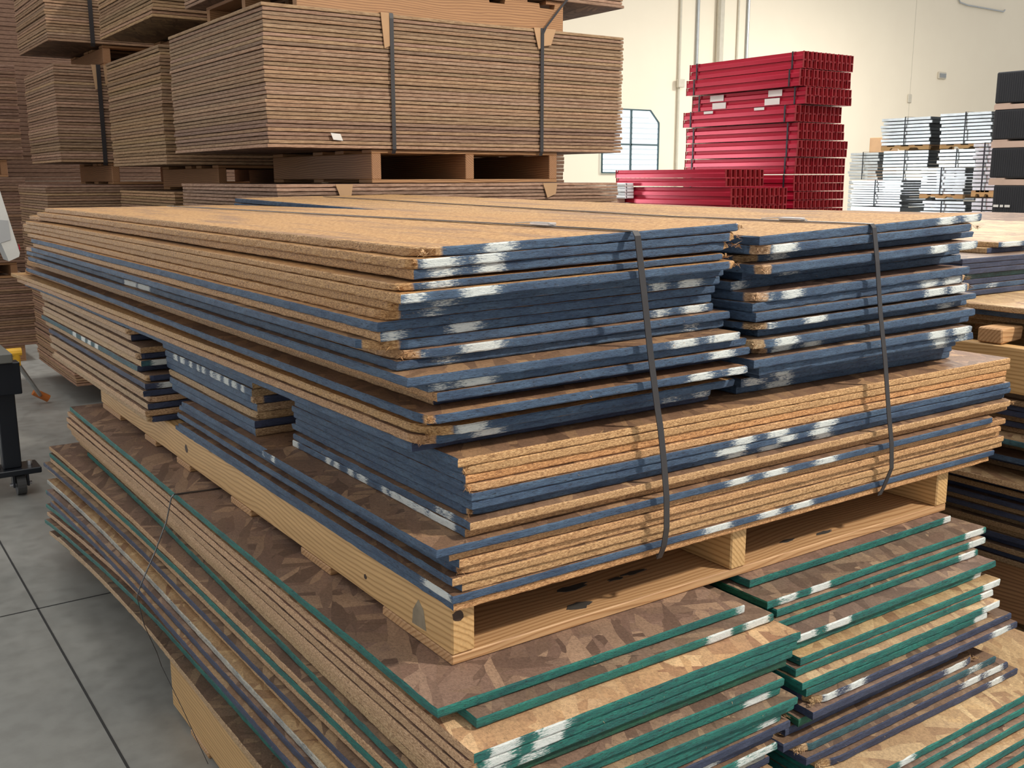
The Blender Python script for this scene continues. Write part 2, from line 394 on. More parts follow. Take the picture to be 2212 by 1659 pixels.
# ================================================================== THE SETTING
MB().box((-16, -1, -.05), (48, 26, 0)).build('floor', FLOOR)['kind'] = 'structure'
jb = MB()
jb.box((.533, -1, 0), (.540, 8, .0012)).box((-3, 3.742, 0), (8, 3.748, .0012))
o = jb.build('trim_1', JOINT); o['kind'] = 'structure'
WY = 24.0
wl = MB().box((-16, WY, 0), (48, WY+.3, 14)).build('wall_back', WALLP); wl['kind'] = 'structure'
for i, px in enumerate((1963,)):                                   # seam between the tilt-up wall panels
    X = camx(px, WY, 4); MB().box((X-.012, WY-.004, 0), (X+.012, WY, 14)).build('trim_2', TRIMP)['kind'] = 'structure'
def wz(px, py, Y=WY):
    d = ray(px, py); k = Y/d.y; return H+d.z*k
# window with bright louvred panes
xa, xb = camx(1297, WY, 1.6), camx(1419, WY, 2.5); za, zb = wz(1340, 373), wz(1380, 238)
ch = (xb-xa)*.16
wroot = MB()
prof_o = [(xa, za), (xb, za), (xb, zb-ch), (xb-ch, zb), (xa, zb)]
fw_ = .05
for (p, q) in zip(prof_o, prof_o[1:]+prof_o[:1]):
    wroot.tube([(p[0], WY-.06, p[1]), (q[0], WY-.06, q[1])], fw_*.6, 4)
xm = (xa+xb)/2; zm = wz(1380, 313)
wroot.box((xm-.022, WY-.09, za), (xm+.022, WY-.03, zb)).box((xa, WY-.09, zm-.022), (xb, WY-.03, zm+.022))
wn = wroot.build('window_1', FRAME); wn['kind'] = 'structure'
gm = MB(); gm.prism([(x, z) for x, z in prof_o], 1, WY-.03, WY-.012); gm.build('glowing_pane', WINDOW, wn)
sm = MB(); k = za+.09
while k < zb-.08:
    sm.box((xa+.04, WY-.055, k-.028), (xb-.04-(ch if k > zb-ch else 0), WY-.035, k+.02)); k += .155
sm.build('louvre', SLAT, wn)
# unseen glowing panels in a frame, added for glare on the red beams
wr = MB()
for x in (-10, -7.5, -5, -2.5): wr.box((x-.05, WY-.08, .25), (x+.05, WY, 2.75))
wr.box((-10.05, WY-.08, 2.7), (-2.45, WY, 2.8)).box((-10.05, WY-.08, .2), (-2.45, WY, .3))
w2 = wr.build('added_glare_panels', FRAME); w2['kind'] = 'structure'
MB().box((-10, WY-.05, .3), (-2.5, WY-.02, 2.7)).build('glowing_pane', mat_plain('added_glare_emitter', (.8, .85, .9), .3, 0, .02, 3, ((.9, .95, 1.), 14.0)), w2)
# conduits and small fittings on the far wall
for i, (px, r, mt, lab, z0) in enumerate(((1472, .045, TRIMP, 'cream conduit with a small junction box on the far wall, beside the red beams', 0), (1509, .05, CHROME, 'grey pipe running up the far wall, first to the right of the cream junction box', 0), (1554, .12, TRIMP, 'wide cream downpipe on the far wall above the red beams', 0), (1596, .035, TRIMP, 'thin pale conduit on the far wall between two larger pipes above the red beams', 0), (1616, .05, CHROME, 'grey pipe on the far wall, rightmost of the pipes above the red beams', 0))):
    X = camx(px, WY-.15, 5); o = MB().tube([(X, WY-r-.01, z0), (X, WY-r-.01, 13.5)], r, 8).build('wall_pipe', mt); tag(o, lab, 'pipe')
    if i == 0: MB().box((X-.13, WY-.2, wz(1468, 190)), (X+.13, WY-.09, wz(1468, 172)), .01).build('junction_box', TRIMP, o)
def wallthing(name, px0, px1, py0, py1, lab, cat, d=.1, mt=None):
    Z0, Z1 = wz(px0, py1), wz(px0, py0); X0, X1 = camx(px0, WY, Z0), camx(px1, WY, Z0)
    return tag(MB().box((X0, WY-d, Z0), (X1, WY-.001, Z1), .02).build(name, mt or TRIMP), lab, cat), (X0, X1, Z0, Z1)
o, (X0, X1, Z0, Z1) = wallthing('wall_vent', 2024, 2040, 155, 170, 'small square grey vent on the far cream wall right of the red beams', 'vent', .08, TRIMP)
g = MB()
for k in range(7): g.box((X0+.04, WY-.10, Z0+.05+k*(Z1-Z0-.1)/7), (X1-.04, WY-.085, Z0+.05+(k+.6)*(Z1-Z0-.1)/7))
g.build('grille', CHROME, o)
Xn = camx(1963, WY, 4)
wallthing('wall_box', 1959, 1967, 203, 222, 'faint cream fitting on the wall seam above the grey decks', 'fitting', .05)
pts = [(2070, -4), (2074, 6), (2090, 12), (2130, 19), (2168, 26), (2171, 22)]
o = MB().tube([(camx(px, WY-.05, wz(px, py)), WY-.05, wz(px, py)) for px, py in pts], .03, 6).build('hanging_cable', CHROME); tag(o, 'thin grey cable hooked across the top of the far cream wall', 'cable')
# ================================================================== THE MAIN PILE
# ---- its pallet
PZ = .699
def pallet(name, lab, x0, x1, y0, y1, z, sh, dh, strx, bottom, sw=.045, mS=PINE, mD=PINEX, top=None, group=None, st=(1, 1, 1)):
    root = empty(name, (x0, y0, z)); tag(root, lab, 'pallet', group)
    for i, x in enumerate(strx):
        o = MB().box((x-x0, 0, dh), (x-x0+sw, y1-y0, dh+sh), .003, .0004).build('stringer', mS, root); o.color = (*st, 1)
    for a, b in bottom:
        o = MB().box((0, a-y0, 0), (x1-x0, b-y0, dh-.0005), .002, .0004).build('bottom_deck_board', mD, root); o.color = (*st, 1)
    for a, b in (top or ()):
        o = MB().box((0, a-y0, dh+sh+.0005), (x1-x0, b-y0, 2*dh+sh), .002, .0004).build('top_deck_board', mD, root); o.color = (*st, 1)
    return root
SX = (.812, 1.474, camx(2022, 1.35, .75))
pal = pallet('wooden_pallet', 'new yellow pine pallet under the blue-edged boards, seen from its near corner', .812, SX[2]+.046, 1.348, 3.755, PZ, .088, .018, SX,
    [(1.35, 1.60), (1.83, 1.98), (2.28, 2.42), (2.75, 2.87), (3.08, 3.2), (3.5, 3.74)])
KNOT = mat_plain('dark_knot', (.045, .022, .012), .6, 0, .8, 60); STAIN = mat_plain('grey_stain', (.27, .22, .15), .7, 0, .5, 40); SMUDGE = mat_plain('black_smudge', (.045, .038, .032), .8, 0, .5, 60)
def blob(n, ry, rz, j): return [(ry*math.cos(a*2*math.pi/n)*random.uniform(1-j, 1+j), rz*math.sin(a*2*math.pi/n)*random.uniform(1-j, 1+j)) for a in range(n)]
def pside(px, z): return camy(px, .812, z)-1.348          # along the near long side of the pallet
for px, zz, ry, rz, nm, mt in ((404, .045, .012, .012, 'knot', KNOT), (790, .035, .006, .005, 'knot', KNOT), (1020, 0, 0, 0, '', None)):
    if not mt: continue
    y = pside(px, .74); MB().prism([(y+a, .018+zz+b) for a, b in blob(12, ry, rz, .15)], 0, -.0006, .001).build(nm, mt, pal)
y = pside(906, .75); MB().prism([(y-.024, .030), (y+.026, .028), (y+.022, .055), (y+.002, .080), (y-.016, .066)], 0, -.0006, .001).build('stain', STAIN, pal)
MB().prism([(a+.012, .018+.070+b) for a, b in blob(12, .011, .010, .15)], 1, -.0006, .001).build('knot', KNOT, pal)
for px, py, a_, b_ in ((1240, 1268, .06, .012), (1252, 1308, .045, .012), (1330, 1250, .03, .006), (1370, 1236, .05, .007), (1780, 1150, .05, .006), (1700, 1168, .035, .006)):
    p_ = onz(px, py, PZ+.018); cx0, cy0 = p_.x-.812, p_.y-1.348
    if not (.01 < cy0 < .24): cy0 = min(max(cy0, .03), .22)
    MB().prism([(cx0+a, cy0+b) for a, b in blob(14, a_*.6, b_, .35)], 2, .0172, .0182).build('smudge', SMUDGE, pal)
# ---- lower pack: full-width boards lying crossways on the pallet (a1 on top)
PT = .8066; tA = .0139; pA = (1.0635-PT)/17
def mk(px, Y, z): return [(camx(a, Y, z), camx(b, Y, z)) for a, b in px]
A = [  # left px, right px, dy, front paint, left paint, marks px, left marks px, far-end px of the left side, tone
 (990, 2182, 0, None, BLUE, (), (), 634, (1.1, 1.08, 1.0)), (1004, 2180, 0, None, BLUE, (), (), 640, (1.05, 1.03, .95)), (1006, 2172, .003, None, BLUE, (), (), 636, (1.14, .95, .78)),
 (1010, 2172, 0, None, BLUE, (), (), 632, (1.1, 1.05, 1.0)), (1019, 2182, -.004, BLUE, BLUE, ((1584, 1628), (1657, 1701), (1760, 1807)), (), 634, (1, 1, 1)), (1020, 2182, -.002, BLUE, BLUE, ((1547, 1613), (1679, 1719), (1749, 1793)), (), 640, (1, 1, 1)),
 (1012, 2168, .012, BLUE, BLUE, ((1565, 1609), (1640, 1686), (1757, 1796)), (), 632, (1, 1, 1)), (1016, 2190, -.012, None, BLUE, (), ((935, 947), (958, 975)), 634, (1.05, 1.06, 1.05)), (1005, 2175, .004, None, BLUE, (), ((630, 645), (703, 718), (723, 735), (750, 765), (775, 795), (823, 840), (845, 866), (870, 890), (897, 925), (930, 985)), 634, (.9, .85, .8)),
 (943, 2152, -.018, BLUE, BLUE, ((1572, 1620), (1650, 1701), (1760, 1807)), ((568, 573), (577, 582), (588, 594)), 568, (1, 1, 1)), (970, 2171, -.006, None, BLUE, (), (), 400, (.9, .85, .8)), (992, 2160, -.01, None, BLUE, (), (), 392, (1.1, 1.05, 1)),
 (990, 2158, -.002, None, BLUE, (), (), 388, (1, .95, .9)), (977, 2167, -.006, None, BLUE, (), (), 386, (1.05, 1.05, 1)), (998, 2162, -.002, None, BLUE, (), (), 384, (1, 1, .95)),
 (978, 2146, -.006, BLUE, BLUE, ((1521, 1580), (1638, 1686), (1708, 1756)), ((912, 975),), 386, (1, 1, 1)), (980, 2134, 0, None, BLUE, (), (), 380, (1.1, 1, .9))]
for i, (pl, prr, dy, cf, cl, mf, ml, pfar, tn) in enumerate(A):
    z = PT + (16-i)*pA; Y0 = 1.328+dy; X0 = camx(pl, Y0, z); X1 = camx(prr, Y0, z); Y1 = camy(pfar, X0, z)
    board('particle_board', X0, X1, Y0, Y1, z, tA, face=OSB, tone=(tn[0]*1.08, tn[1]*.98, tn[2]*.86), cf=cf, cl=cl, cr=BLUE if i in (4, 5, 6) else None, mf=mk(mf, Y0, z), ml=[(camy(b, X0, z), camy(a, X0, z)) for a, b in ml], fuzz=14,
        chips=(('fl', .015),) if i in (1, 3, 6, 12) else (('fr', .02),) if i in (7, 9) else (), rough=1.25 if cf is None else 1,
        label='cross-laid %s-fronted board%s, %s above the pine pallet' % (CN[cf].replace('bare ', ''), ' with white patches' if mf else '', fromtop(i)), group='cross-laid boards of the strapped pile')
# ---- middle pile, seen through the gap on the left side
zM = PT + 7*pA; nM = 8; pM = (1.0635-zM)/nM
Mrow = [(345, 548, None, ()), (352, 588, BLUE, ()), (358, 600, BLUE, ((376, 384), (390, 398), (408, 416), (424, 432), (436, 444), (454, 462), (467, 478), (484, 495), (500, 512), (520, 530)),),
        (360, 596, BLUE, ()), (362, 600, BLUE, ()), (366, 602, None, ()), (368, 604, BLUE, ()), (372, 606, BLUE, ())]
for i, (pf, pn, cl, ml) in enumerate(Mrow):
    z = zM + (nM-1-i)*pM; X0 = .815+random.uniform(-.006, .006) + (.0 if i else -.01); Y0, Y1 = camy(pn, X0, z), camy(pf, X0, z); Y0 = max(Y0, 2.222)
    board('particle_board', X0, 2.2, Y0, Y1, z, pM-.0012, tone=tone(), cf=NAVY if i in (3, 6) else None, cl=cl, ml=[(camy(b, X0, z), camy(a, X0, z)) for a, b in ml], chips=(('fl', .03),) if i in (3, 5) else (), fuzz=6,
        label='%s-sided board%s, %s of middle pile in the gap' % (CN[cl].replace('bare ', ''), ' stencilled white' if ml else '', fromtop(i)), group='boards of the middle pile in the gap')
# ---- far pile with its stepped near ends
Frow = [(88, 275, None, None, ()), (92, 283, None, NAVY, ()), (96, 304, None, None, ()), (92, 297, None, NAVY, ()), (94, 305, None, TEAL, ()), (90, 297, TEAL, NAVY, ((158, 166), (176, 186), (190, 198), (205, 213))), (100, 317, None, NAVY, ()), (106, 327, NAVY, NAVY, ()),
        (108, 348, None, NAVY, ()), (112, 352, None, None, ()), (110, 362, None, NAVY, ()), (118, 378, None, None, ()), (114, 384, None, NAVY, ())]
nF = len(Frow); pF = (1.0635-PT)/nF
def sagF(x, y): return -.004*max(0, (y-3.78))**2
for i, (pf, pn, cl, cf, ml) in enumerate(Frow):
    z = PT + (nF-1-i)*pF; X0 = .765+random.uniform(-.012, .012); Y0, Y1 = max(2.95, camy(pn, X0, z)), camy(pf, X0, z)
    board('particle_board', X0, 1.6, Y0, Y1, z, pF-.003, tone=tone(), cf=cf, cl=cl, ml=[(camy(b, X0, z), camy(a, X0, z)) for a, b in ml], mf=((.8, .86),) if i in (4, 7) else (), bend=sagF, fuzz=4, chips=(('fl', .02),) if i % 3 == 0 else (),
        label='%s-sided board, %s of stepped far pile in the gap' % (CN[cl].replace('bare ', ''), fromtop(i)), group='boards of the stepped far pile in the gap')
# ---- upper left stack of long boards (21)
UB = 1.0645; UT = 1.397
def bendL(x, y, fr): return fr*(.022*(x-.7)/.75*max(0, 1-(y-1.3)/3)) - .006*max(0, y-3.6)**2
L = [ # near corner px, right px, dy, front paint, side paint, marks, far px
 (912, 1605, 0, BLUE, None, ((919, 950, .5), (1048, 1115)), 97), (890, 1598, 0, BLUE, None, ((903, 987), (1024, 1088)), 80), (894, 1598, .004, BLUE, None, ((930, 984), (1031, 1088)), 64), (862, 1572, 0, BLUE, None, ((916, 987, .8),), 56),
 (867, 1596, -.012, BLUE, None, ((869, 916), (997, 1078)), 50), (850, 1560, .018, BLUE, None, ((930, 987, .7),), 52), (835, 1553, .028, BLUE, None, ((903, 963, .6), (1405, 1440), (1467, 1515)), 60), (815, 1545, .03, BLUE, BLUE, (), 68),
 (822, 1538, .032, BLUE, None, ((822, 869), (970, 1038)), 72), (806, 1541, .03, BLUE, BLUE, ((1412, 1440), (1473, 1525)), 67), (866, 1572, .02, BLUE, None, ((869, 919), (997, 1088)), 56), (858, 1560, .028, BLUE, BLUE, ((936, 987, .6), (1470, 1510, .6)), 58),
 (880, 1598, -.012, BLUE, BLUE, ((1451, 1506), (1532, 1598)), 62), (925, 1613, 0, BLUE, BLUE, ((936, 970), (990, 1071)), 64), (945, 1615, -.004, BLUE, None, ((1532, 1583),), 60), (936, 1590, .03, NAVY, None, (), 58),
 (922, 1613, -.012, BLUE, BLUE, ((1490, 1538), (1570, 1610)), 56), (922, 1597, .03, BLUE, None, (), 55), (928, 1592, .012, BLUE, None, ((967, 1054),), 28), (908, 1540, .026, BLUE, None, ((900, 919), (1020, 1088), (1434, 1470, .7), (1500, 1538, .7)), 40), (890, 1530, .05, NAVY, BLUE, (), 55)]
nL = len(L); pL = (UT-UB)/nL
for i, (pl, prr, dy, cf, cl, mf, pfar) in enumerate(L):
    z = UB + (nL-1-i)*pL; fr = (nL-1-i)/(nL-1); Y0 = 1.333+dy*1.35; X0 = camx(pl, Y0, z); X1 = min(camx(prr, Y0, z), 1.475); yw = {18: .014, 19: .012, 20: .006}.get(i, random.uniform(-.002, .002))
    Y1 = camy(pfar, X0-yw*3, z)
    mm = [(camx(q[0], Y0, z), camx(q[1], Y0, z)) + tuple(q[2:]) for q in mf]
    ml = [(camy(322, X0, z), camy(295, X0, z)), (camy(292, X0, z), camy(268, X0, z))] if i == 11 else ()
    ch = {0: (('fl', .05), ('fr', .02)), 1: (('fl', .02), ('fr', .03)), 2: (('fr', .05),), 3: (('fl', .03), ('fr', .02)), 4: (('fr', .03),), 5: (('fl', .02),), 6: (('fl', .03),), 9: (('fl', .06),), 10: (('fl', .05),), 16: (('fl', .025),), 18: (('fl', .06),), 19: (('fl', .04),)}.get(i, ())
    board('particle_board', X0, X1, Y0, Y1, z, pL-.0011-(.0035 if i == 3 else 0), face=FINE if i < 8 or i in (18, ) else OSB, tone=(1.08, 1.0, .86) if i == 0 else (1.06, .92, .70) if cl is None and i < 7 else tuple(a*b for a, b in zip(tone(), (1.08, .96, .82))), cf=cf, cl=cl, cr=BLUE, mf=mm, ml=ml, bend=lambda x, y, fr=fr: bendL(x, y, fr), yaw=yw, chips=ch, fuzz=26 if i in (13, 14) else 14, rough=1.3,
        label='long board, %s front, %s side, %s in strapped left stack' % (CN[cf], CN[cl].replace('bare ', ''), fromtop(i)), group='long boards of the front left stack')
# ---- upper right stack of long boards (18)
Rr = [(1605, 2118, 0, ((2024, 2061), (2079, 2112))), (1604, 2116, -.004, ((1664, 1723), )), (1610, 2099, .03, ((1655, 1705, .7),)), (1576, 2110, -.01, ((2009, 2046), (2072, 2108))), (1602, 2072, .05, ((1680, 1727, .7), )), (1578, 2070, .055, ((1578, 1612, .8),)),
      (1592, 2094, .0, ((1628, 1672), (1690, 1734))), (1596, 2094, .008, ((1987, 2024), (2039, 2079))), (1604, 2101, .0, ((1997, 2039), (2050, 2087))), (1630, 2107, .0, ((1646, 1675), (1738, 1785))), (1636, 2088, .025, ((2024, 2060, .8),)), (1628, 2103, 0, ((1675, 1723),)),
      (1640, 2090, .024, ((1664, 1710), (1734, 1774))), (1617, 2096, 0, ((2006, 2042), (2057, 2094))), (1639, 2099, .01, ((2013, 2046), (2060, 2090, .7))), (1640, 2062, .04, ((1667, 1712, .8), (2015, 2046, .8))), (1600, 2053, .06, ((1602, 1653, .8), (1675, 1712, .8))), (1590, 2050, .075, ((1650, 1708, .9),))]
nR = len(Rr); pR = (UT-.004-UB)/nR
def bendR(x, y, fr): return fr*(.028*(x-1.48)/.75*max(0, 1-(y-1.3)/4) + .030*max(0, (y-1.9)/2.2))
for i, (pl, prr, dy, mf) in enumerate(Rr):
    z = UB + (nR-1-i)*pR; fr = (nR-1-i)/(nR-1); Y0 = 1.318+dy*1.25; X0 = max(camx(pl, Y0, z), 1.482); X1 = camx(prr, Y0, z); Y1 = 4.15+random.uniform(-.06, .06)
    ch = {1: (('fl', .04), ('fr', .045)), 2: (('fl', .05),), 3: (('fl', .03),), 6: (('fl', .05),), 7: (('fr', .03),), 8: (('fr', .03),), 9: (('fl', .05),), 11: (('fl', .04),), 12: (('fl', .03),)}.get(i, ())
    board('particle_board', X0, X1, Y0, Y1, z, pR-.001-(.004 if i in (2, 9, 15) else 0), face=FINE if i < 2 else OSB, tone=(1.08, 1.04, .95) if i == 0 else tone(), cf=BLUE, cl=BLUE, cr=BLUE, mf=[(camx(q[0], Y0, z), camx(q[1], Y0, z)) + tuple(q[2:]) for q in mf], bend=lambda x, y, fr=fr: bendR(x, y, fr), yaw=random.uniform(-.0015, .0015), chips=ch, fuzz=12, rough=1.3,
        label='long blue-edged board, %s in the strapped right stack' % fromtop(i), group='long boards of the front right stack')
# ---- black straps round the main pile
def strap(name, lab, pts, w, t, wd, clip=None, group=None, cat='strap', seg=6):
    r = MB().ribbon(pts, w, t, wd).build(name, STRAP); tag(r, lab, cat, group)
    if clip:
        p, d = clip
        MB().box((p[0]-.010, p[1]-.03, p[2]), (p[0]+.010, p[1]+.03, p[2]+.006), .001).build('crimp_seal', STEELW, r)
        MB().tube([(p[0]-.009, p[1]-.05, p[2]+.002), (p[0]-.009, p[1]-.03, p[2]+.005), (p[0]-.009, p[1]+.03, p[2]+.005), (p[0]-.009, p[1]+.08, p[2]+.002)], .0012, 5).build('wire_tail', STEELW, r)
    return r
def mainstrap(pa, pb, pc, pd, lab, pclip, fr, zt, zs, bend):
    Yt = 1.312
    Xt = camx(pa, Yt, zt); 
    P = [(Xt, y, zs+.0025+bend(Xt, y, 1)) for y in (4.0, 3.7, 3.3, 2.9, 2.5, 2.2, 1.9, 1.6, 1.36)]; zt = P[-1][2]; P += [(Xt, Yt+.004, zt-.0005), (Xt, Yt-.002, zt-.008)]
    for z, px, Y in pb: P.append((camx(px, Y, z), Y, z))
    yc = camy(pclip, Xt, zt); zt = zs+.0005+bend(Xt, yc, 1)
    return strap('pallet_strap', lab, P, .0135, .0016, (1, 0, .02), ((Xt, yc, zt+.003), 0))
mainstrap(1376, ((1.30, 1392, 1.302), (1.20, 1405, 1.300), (1.10, 1420, 1.298), (1.06, 1427, 1.296), (1.0, 1434, 1.294), (.93, 1440, 1.292), (.87, 1440, 1.296), (.83, 1434, 1.306), (.8046, 1424, 1.316), (.8046, 1422, 1.37)), 0, 0,
    'black strap over the front left stack, left one of the two round the blue-edged pile', 1173, 0, 1.4225, UB+nL*pL-.0011, bendL)
mainstrap(1888, ((1.33, 1895, 1.298), (1.22, 1902, 1.297), (1.12, 1912, 1.295), (1.0, 1920, 1.292), (.93, 1926, 1.292), (.87, 1926, 1.298), (.82, 1908, 1.315), (.8046, 1900, 1.318), (.8046, 1899, 1.38)), 0, 0,
    'black strap over the front right stack, right one of the two round the blue-edged pile', 1710, 0, 1.4185, UB+nR*pR-.001, bendR)
# ================================================================== THE LOWER PILE (green and navy edged boards)
LZ = .699
pallet('wooden_pallet', 'yellow pallet on the floor under the green-edged pile at the bottom left', .722, 2.25, 1.16, 2.76, 0, .150, .017, (.722, 1.43, 2.2), [(1.16, 1.36), (1.8, 1.95), (2.45, 2.6)])
def bendLow(x, y, d): return -.105*d*max(0, (y-2.75)/1.35)**1.5
# X0, right end X, front Y, front paint, left paint, front marks (px), far px, face, tone
LL = [(.720, 1.402, 1.243, GREEN, GREEN, ((1591, 1646),), 152, OSB, 1), (.772, 1.452, 1.212, GREEN, GREEN, ((1525, 1580), (1607, 1660)), 172, OSB, 1), (.732, 1.462, 1.158, GREEN, None, ((1055, 1123), (1163, 1232)), 145, OSBL, .95),
 (.730, 1.458, 1.160, GREEN, None, ((1045, 1115), (1150, 1215)), 145, OSB, 1), (.728, 1.452, 1.163, GREEN, None, ((1030, 1090), (1120, 1185, .7)), 146, OSB, 1), (.724, 1.444, 1.174, DKG, None, ((1010, 1060, .7),), 148, OSB, 1), (.727, 1.410, 1.150, GREEN, None, ((1112, 1185),), 150, OSB, 1),
 (.728, 1.405, 1.158, GREEN, None, ((1598, 1657),), 152, OSB, 1), (.712, 1.430, 1.140, GREEN, GREEN, (), 159, OSB, 1), (.713, 1.436, 1.136, GREEN, None, (), 123, OSB, 1), (.714, 1.428, 1.142, GREEN, GREEN, ((1642, 1686, .9),), 127, OSB, 1), (.719, 1.432, 1.135, NAVY, None, (), 130, OSB, 1),
 (.702, 1.415, 1.146, NAVY, NAVY, ((1500, 1560, .8),), 116, OSB, 1), (.706, 1.400, 1.140, GREEN, None, ((1590, 1683, .8),), 118, OSB, 1), (.682, 1.380, 1.150, GREYW, GREYW, (), 120, OSBL, .9), (.675, 1.40, 1.150, NAVY, NAVY, (), 128, OSB, 1), (.660, 1.40, 1.14, NAVY, NAVY, (), 131, OSBL, .85), (.667, 1.40, 1.14, GREEN, None, (), 134, OSB, 1),
 (.752, 1.42, 1.15, GREEN, GREEN, (), 138, OSB, 1), (.758, 1.42, 1.14, GREEN, None, (), 137, OSB, 1), (.752, 1.42, 1.15, GREEN, GREEN, (), 145, OSB, 1), (.756, 1.42, 1.14, NAVY, None, (), 140, OSB, 1), (.748, 1.42, 1.15, GREEN, None, (), 137, OSB, 1), (.745, 1.42, 1.15, GREEN, GREEN, (), 139, OSB, 1),
 (.692, 1.42, 1.15, GREEN, None, (), 140, OSB, 1), (.742, 1.42, 1.15, GREEN, None, (), 142, OSB, 1), (.735, 1.42, 1.15, GREEN, GREEN, (), 146, OSB, 1), (.712, 1.42, 1.15, GREEN, None, (), 150, OSB, 1)]
nLL = len(LL); zb_ = .1685
tops = [LZ-.0008, LZ-.0195, .660, .642, .6235, .605, .5865, .568, .550, .530, .512, .494, .476, .458, .440, .421, .403, .385]
nrest = nLL-len(tops)
pit = (tops[-1]-zb_)/(nrest+1)
tops += [tops[-1]-pit*(k+1) for k in range(nrest)]
for i, (X0, X1, Y0, cf, cl, mf, pfar, fc, tn) in enumerate(LL):
    t = .0165; z = tops[i]-t; d = i/(nLL-1); Y1 = camy(pfar, X0, z-.09*d)
    mm = [(camx(q[0], Y0, z), camx(q[1], Y0, z)) + tuple(q[2:]) for q in mf]
    tt = tone(); tt = (tt[0]*1.1, tt[1]*1.09, tt[2]*1.09) if cl is None else tt; board('flake_board', X0, X1, Y0, Y1, z, t, face=fc, tone=tuple(c*tn for c in tt), cf=cf, cl=cl, cr=cf, mf=mm, bend=lambda x, y, d=d: bendLow(x, y, d), yaw={5: -.004, 6: -.008, 7: -.012, 8: -.018, 9: .009, 10: .011, 11: .012, 12: .012, 13: .008, 14: .010, 15: .015, 16: .012, 17: .006, 18: .022, 19: .018, 20: .026, 21: .018, 22: .02, 23: .024, 24: .008, 25: .02, 26: .012}.get(i, random.uniform(-.001, .001)), fuzz=8, chips=(('fr', .02),) if i in (10, 12) else (('fl', .02),) if i in (3, 5) else (),
        label='flake board, %s front and %s side, %s in lower left stack' % (CN[cf].replace('bare ', ''), CN[cl].replace('bare ', ''), fromtop(i)), group='flake boards of the lower left stack')
# right stack: px left/right of the front edge, top z, front Y, paint, marks, left paint
LRr = [(1.500, 2.206, .6982, 1.318, GREEN, ((2040, 2077),), GREEN, OSB), (1.482, 2.250, .6795, 1.255, GREEN, ((1683, 1723, .8), (1749, 1793), (2085, 2125)), DKG, OSB), (1.500, 2.232, .661, 1.245, GREEN, ((2092, 2127),), GREEN, OSB), (1.492, 2.190, .6425, 1.235, GREEN, ((2070, 2108),), GREEN, OSB),
 (1.500, 2.202, .624, 1.196, GREEN, ((1721, 1763), (1785, 1837)), GREEN, OSB), (1.50, 2.16, .606, 1.205, GREEN, ((2100, 2140),), GREEN, OSB), (1.492, 2.190, .5888, 1.175, GREEN, ((2122, 2162),), GREEN, OSBL), (1.476, 2.158, .5715, 1.172, GREEN, ((2118, 2155),), GREEN, OSB),
 (1.470, 2.150, .554, 1.150, GREEN, ((2122, 2163),), GREEN, OSBL), (1.485, 2.105, .536, 1.152, GREEN, ((2105, 2145),), GREEN, OSB), (1.490, 2.185, .519, 1.138, NAVY, ((1770, 1810), (1830, 1870)), NAVY, OSB), (1.478, 2.190, .501, 1.128, NAVY, ((2140, 2178),), NAVY, OSB),
 (1.462, 2.110, .483, 1.148, DKG, ((2100, 2138),), DKG, OSB), (1.440, 2.055, .464, 1.160, NAVY, (), NAVY, OSB), (1.418, 2.070, .446, 1.145, NAVY, ((2040, 2085),), NAVY, OSB), (1.452, 2.13, .428, 1.136, TEAL, ((2090, 2120, .6),), NAVY, OSB),
 (1.462, 2.160, .411, 1.124, NAVY, ((2078, 2118), (2127, 2165)), NAVY, OSB), (1.488, 2.185, .393, 1.112, NAVY, ((2135, 2165),), NAVY, OSB),
 (1.50, 2.42, .375, 1.052, GREEN, ((1941, 1975),), GREEN, OSBL), (1.50, 2.42, .357, 1.040, GREEN, (), GREEN, OSB), (1.50, 2.42, .337, 1.027, GREEN, (), GREEN, OSB), (1.50, 2.42, .313, 1.008, GREEN, (), GREEN, OSBL),
 (1.50, 2.40, .290, 1.0, GREEN, (), GREEN, OSB), (1.50, 2.40, .270, .99, GREEN, (), GREEN, OSBL), (1.50, 2.40, .249, .99, NAVY, (), GREEN, OSB), (1.50, 2.40, .228, 1.0, GREEN, (), GREEN, OSB), (1.50, 2.40, .207, 1.0, GREEN, (), GREEN, OSB), (1.50, 2.40, .1857, 1.0, GREEN, (), GREEN, OSB)]
for i, (X0, X1, zt, Y0, cf, mf, cl, fc) in enumerate(LRr):
    t = .0164; z = zt-t
    mm = [(camx(q[0], Y0, z), camx(q[1], Y0, z)) + tuple(q[2:]) for q in mf]
    board('flake_board', X0, X1, Y0, 3.9+random.uniform(-.1, .1), z, t, face=fc, tone=tone(), cf=cf, cl=cl, cr=cf, mf=mm, yaw=random.uniform(-.002, .002), fuzz=8, chips={10: (('fl', .04),), 15: (('fl', .04),), 17: (('fl', .05),), 14: (('fr', .03),), 13: (('fr', .04),)}.get(i, ()), rough=1.2,
        label='flake board, %s front%s, %s in lower right stack' % (CN[cf], ' marked white' if mf else '', fromtop(i)), group='flake boards of the lower right stack')
# thin strap round the lower left stack
P = [(1.40, 2.515, LZ+.0015), (.9, 2.54, LZ+.0015), (.75, 2.56, LZ+.002), (.712, 2.565, LZ+.0015), (.706, 2.567, LZ-.006), (.698, 2.60, .62), (.674, 2.64, .53), (.640, 2.68, .43), (.632, 2.70, .39), (.648, 2.71, .30), (.682, 2.735, .20), (.695, 2.75, .15), (.702, 2.60, .09), (.704, 2.40, .02)]
tag(MB().ribbon(P, .007, .0016, (.05, 1, .05)).build('pallet_strap', STRAP), 'thin dark strap hanging round the left side of the green-edged lower pile', 'strap')
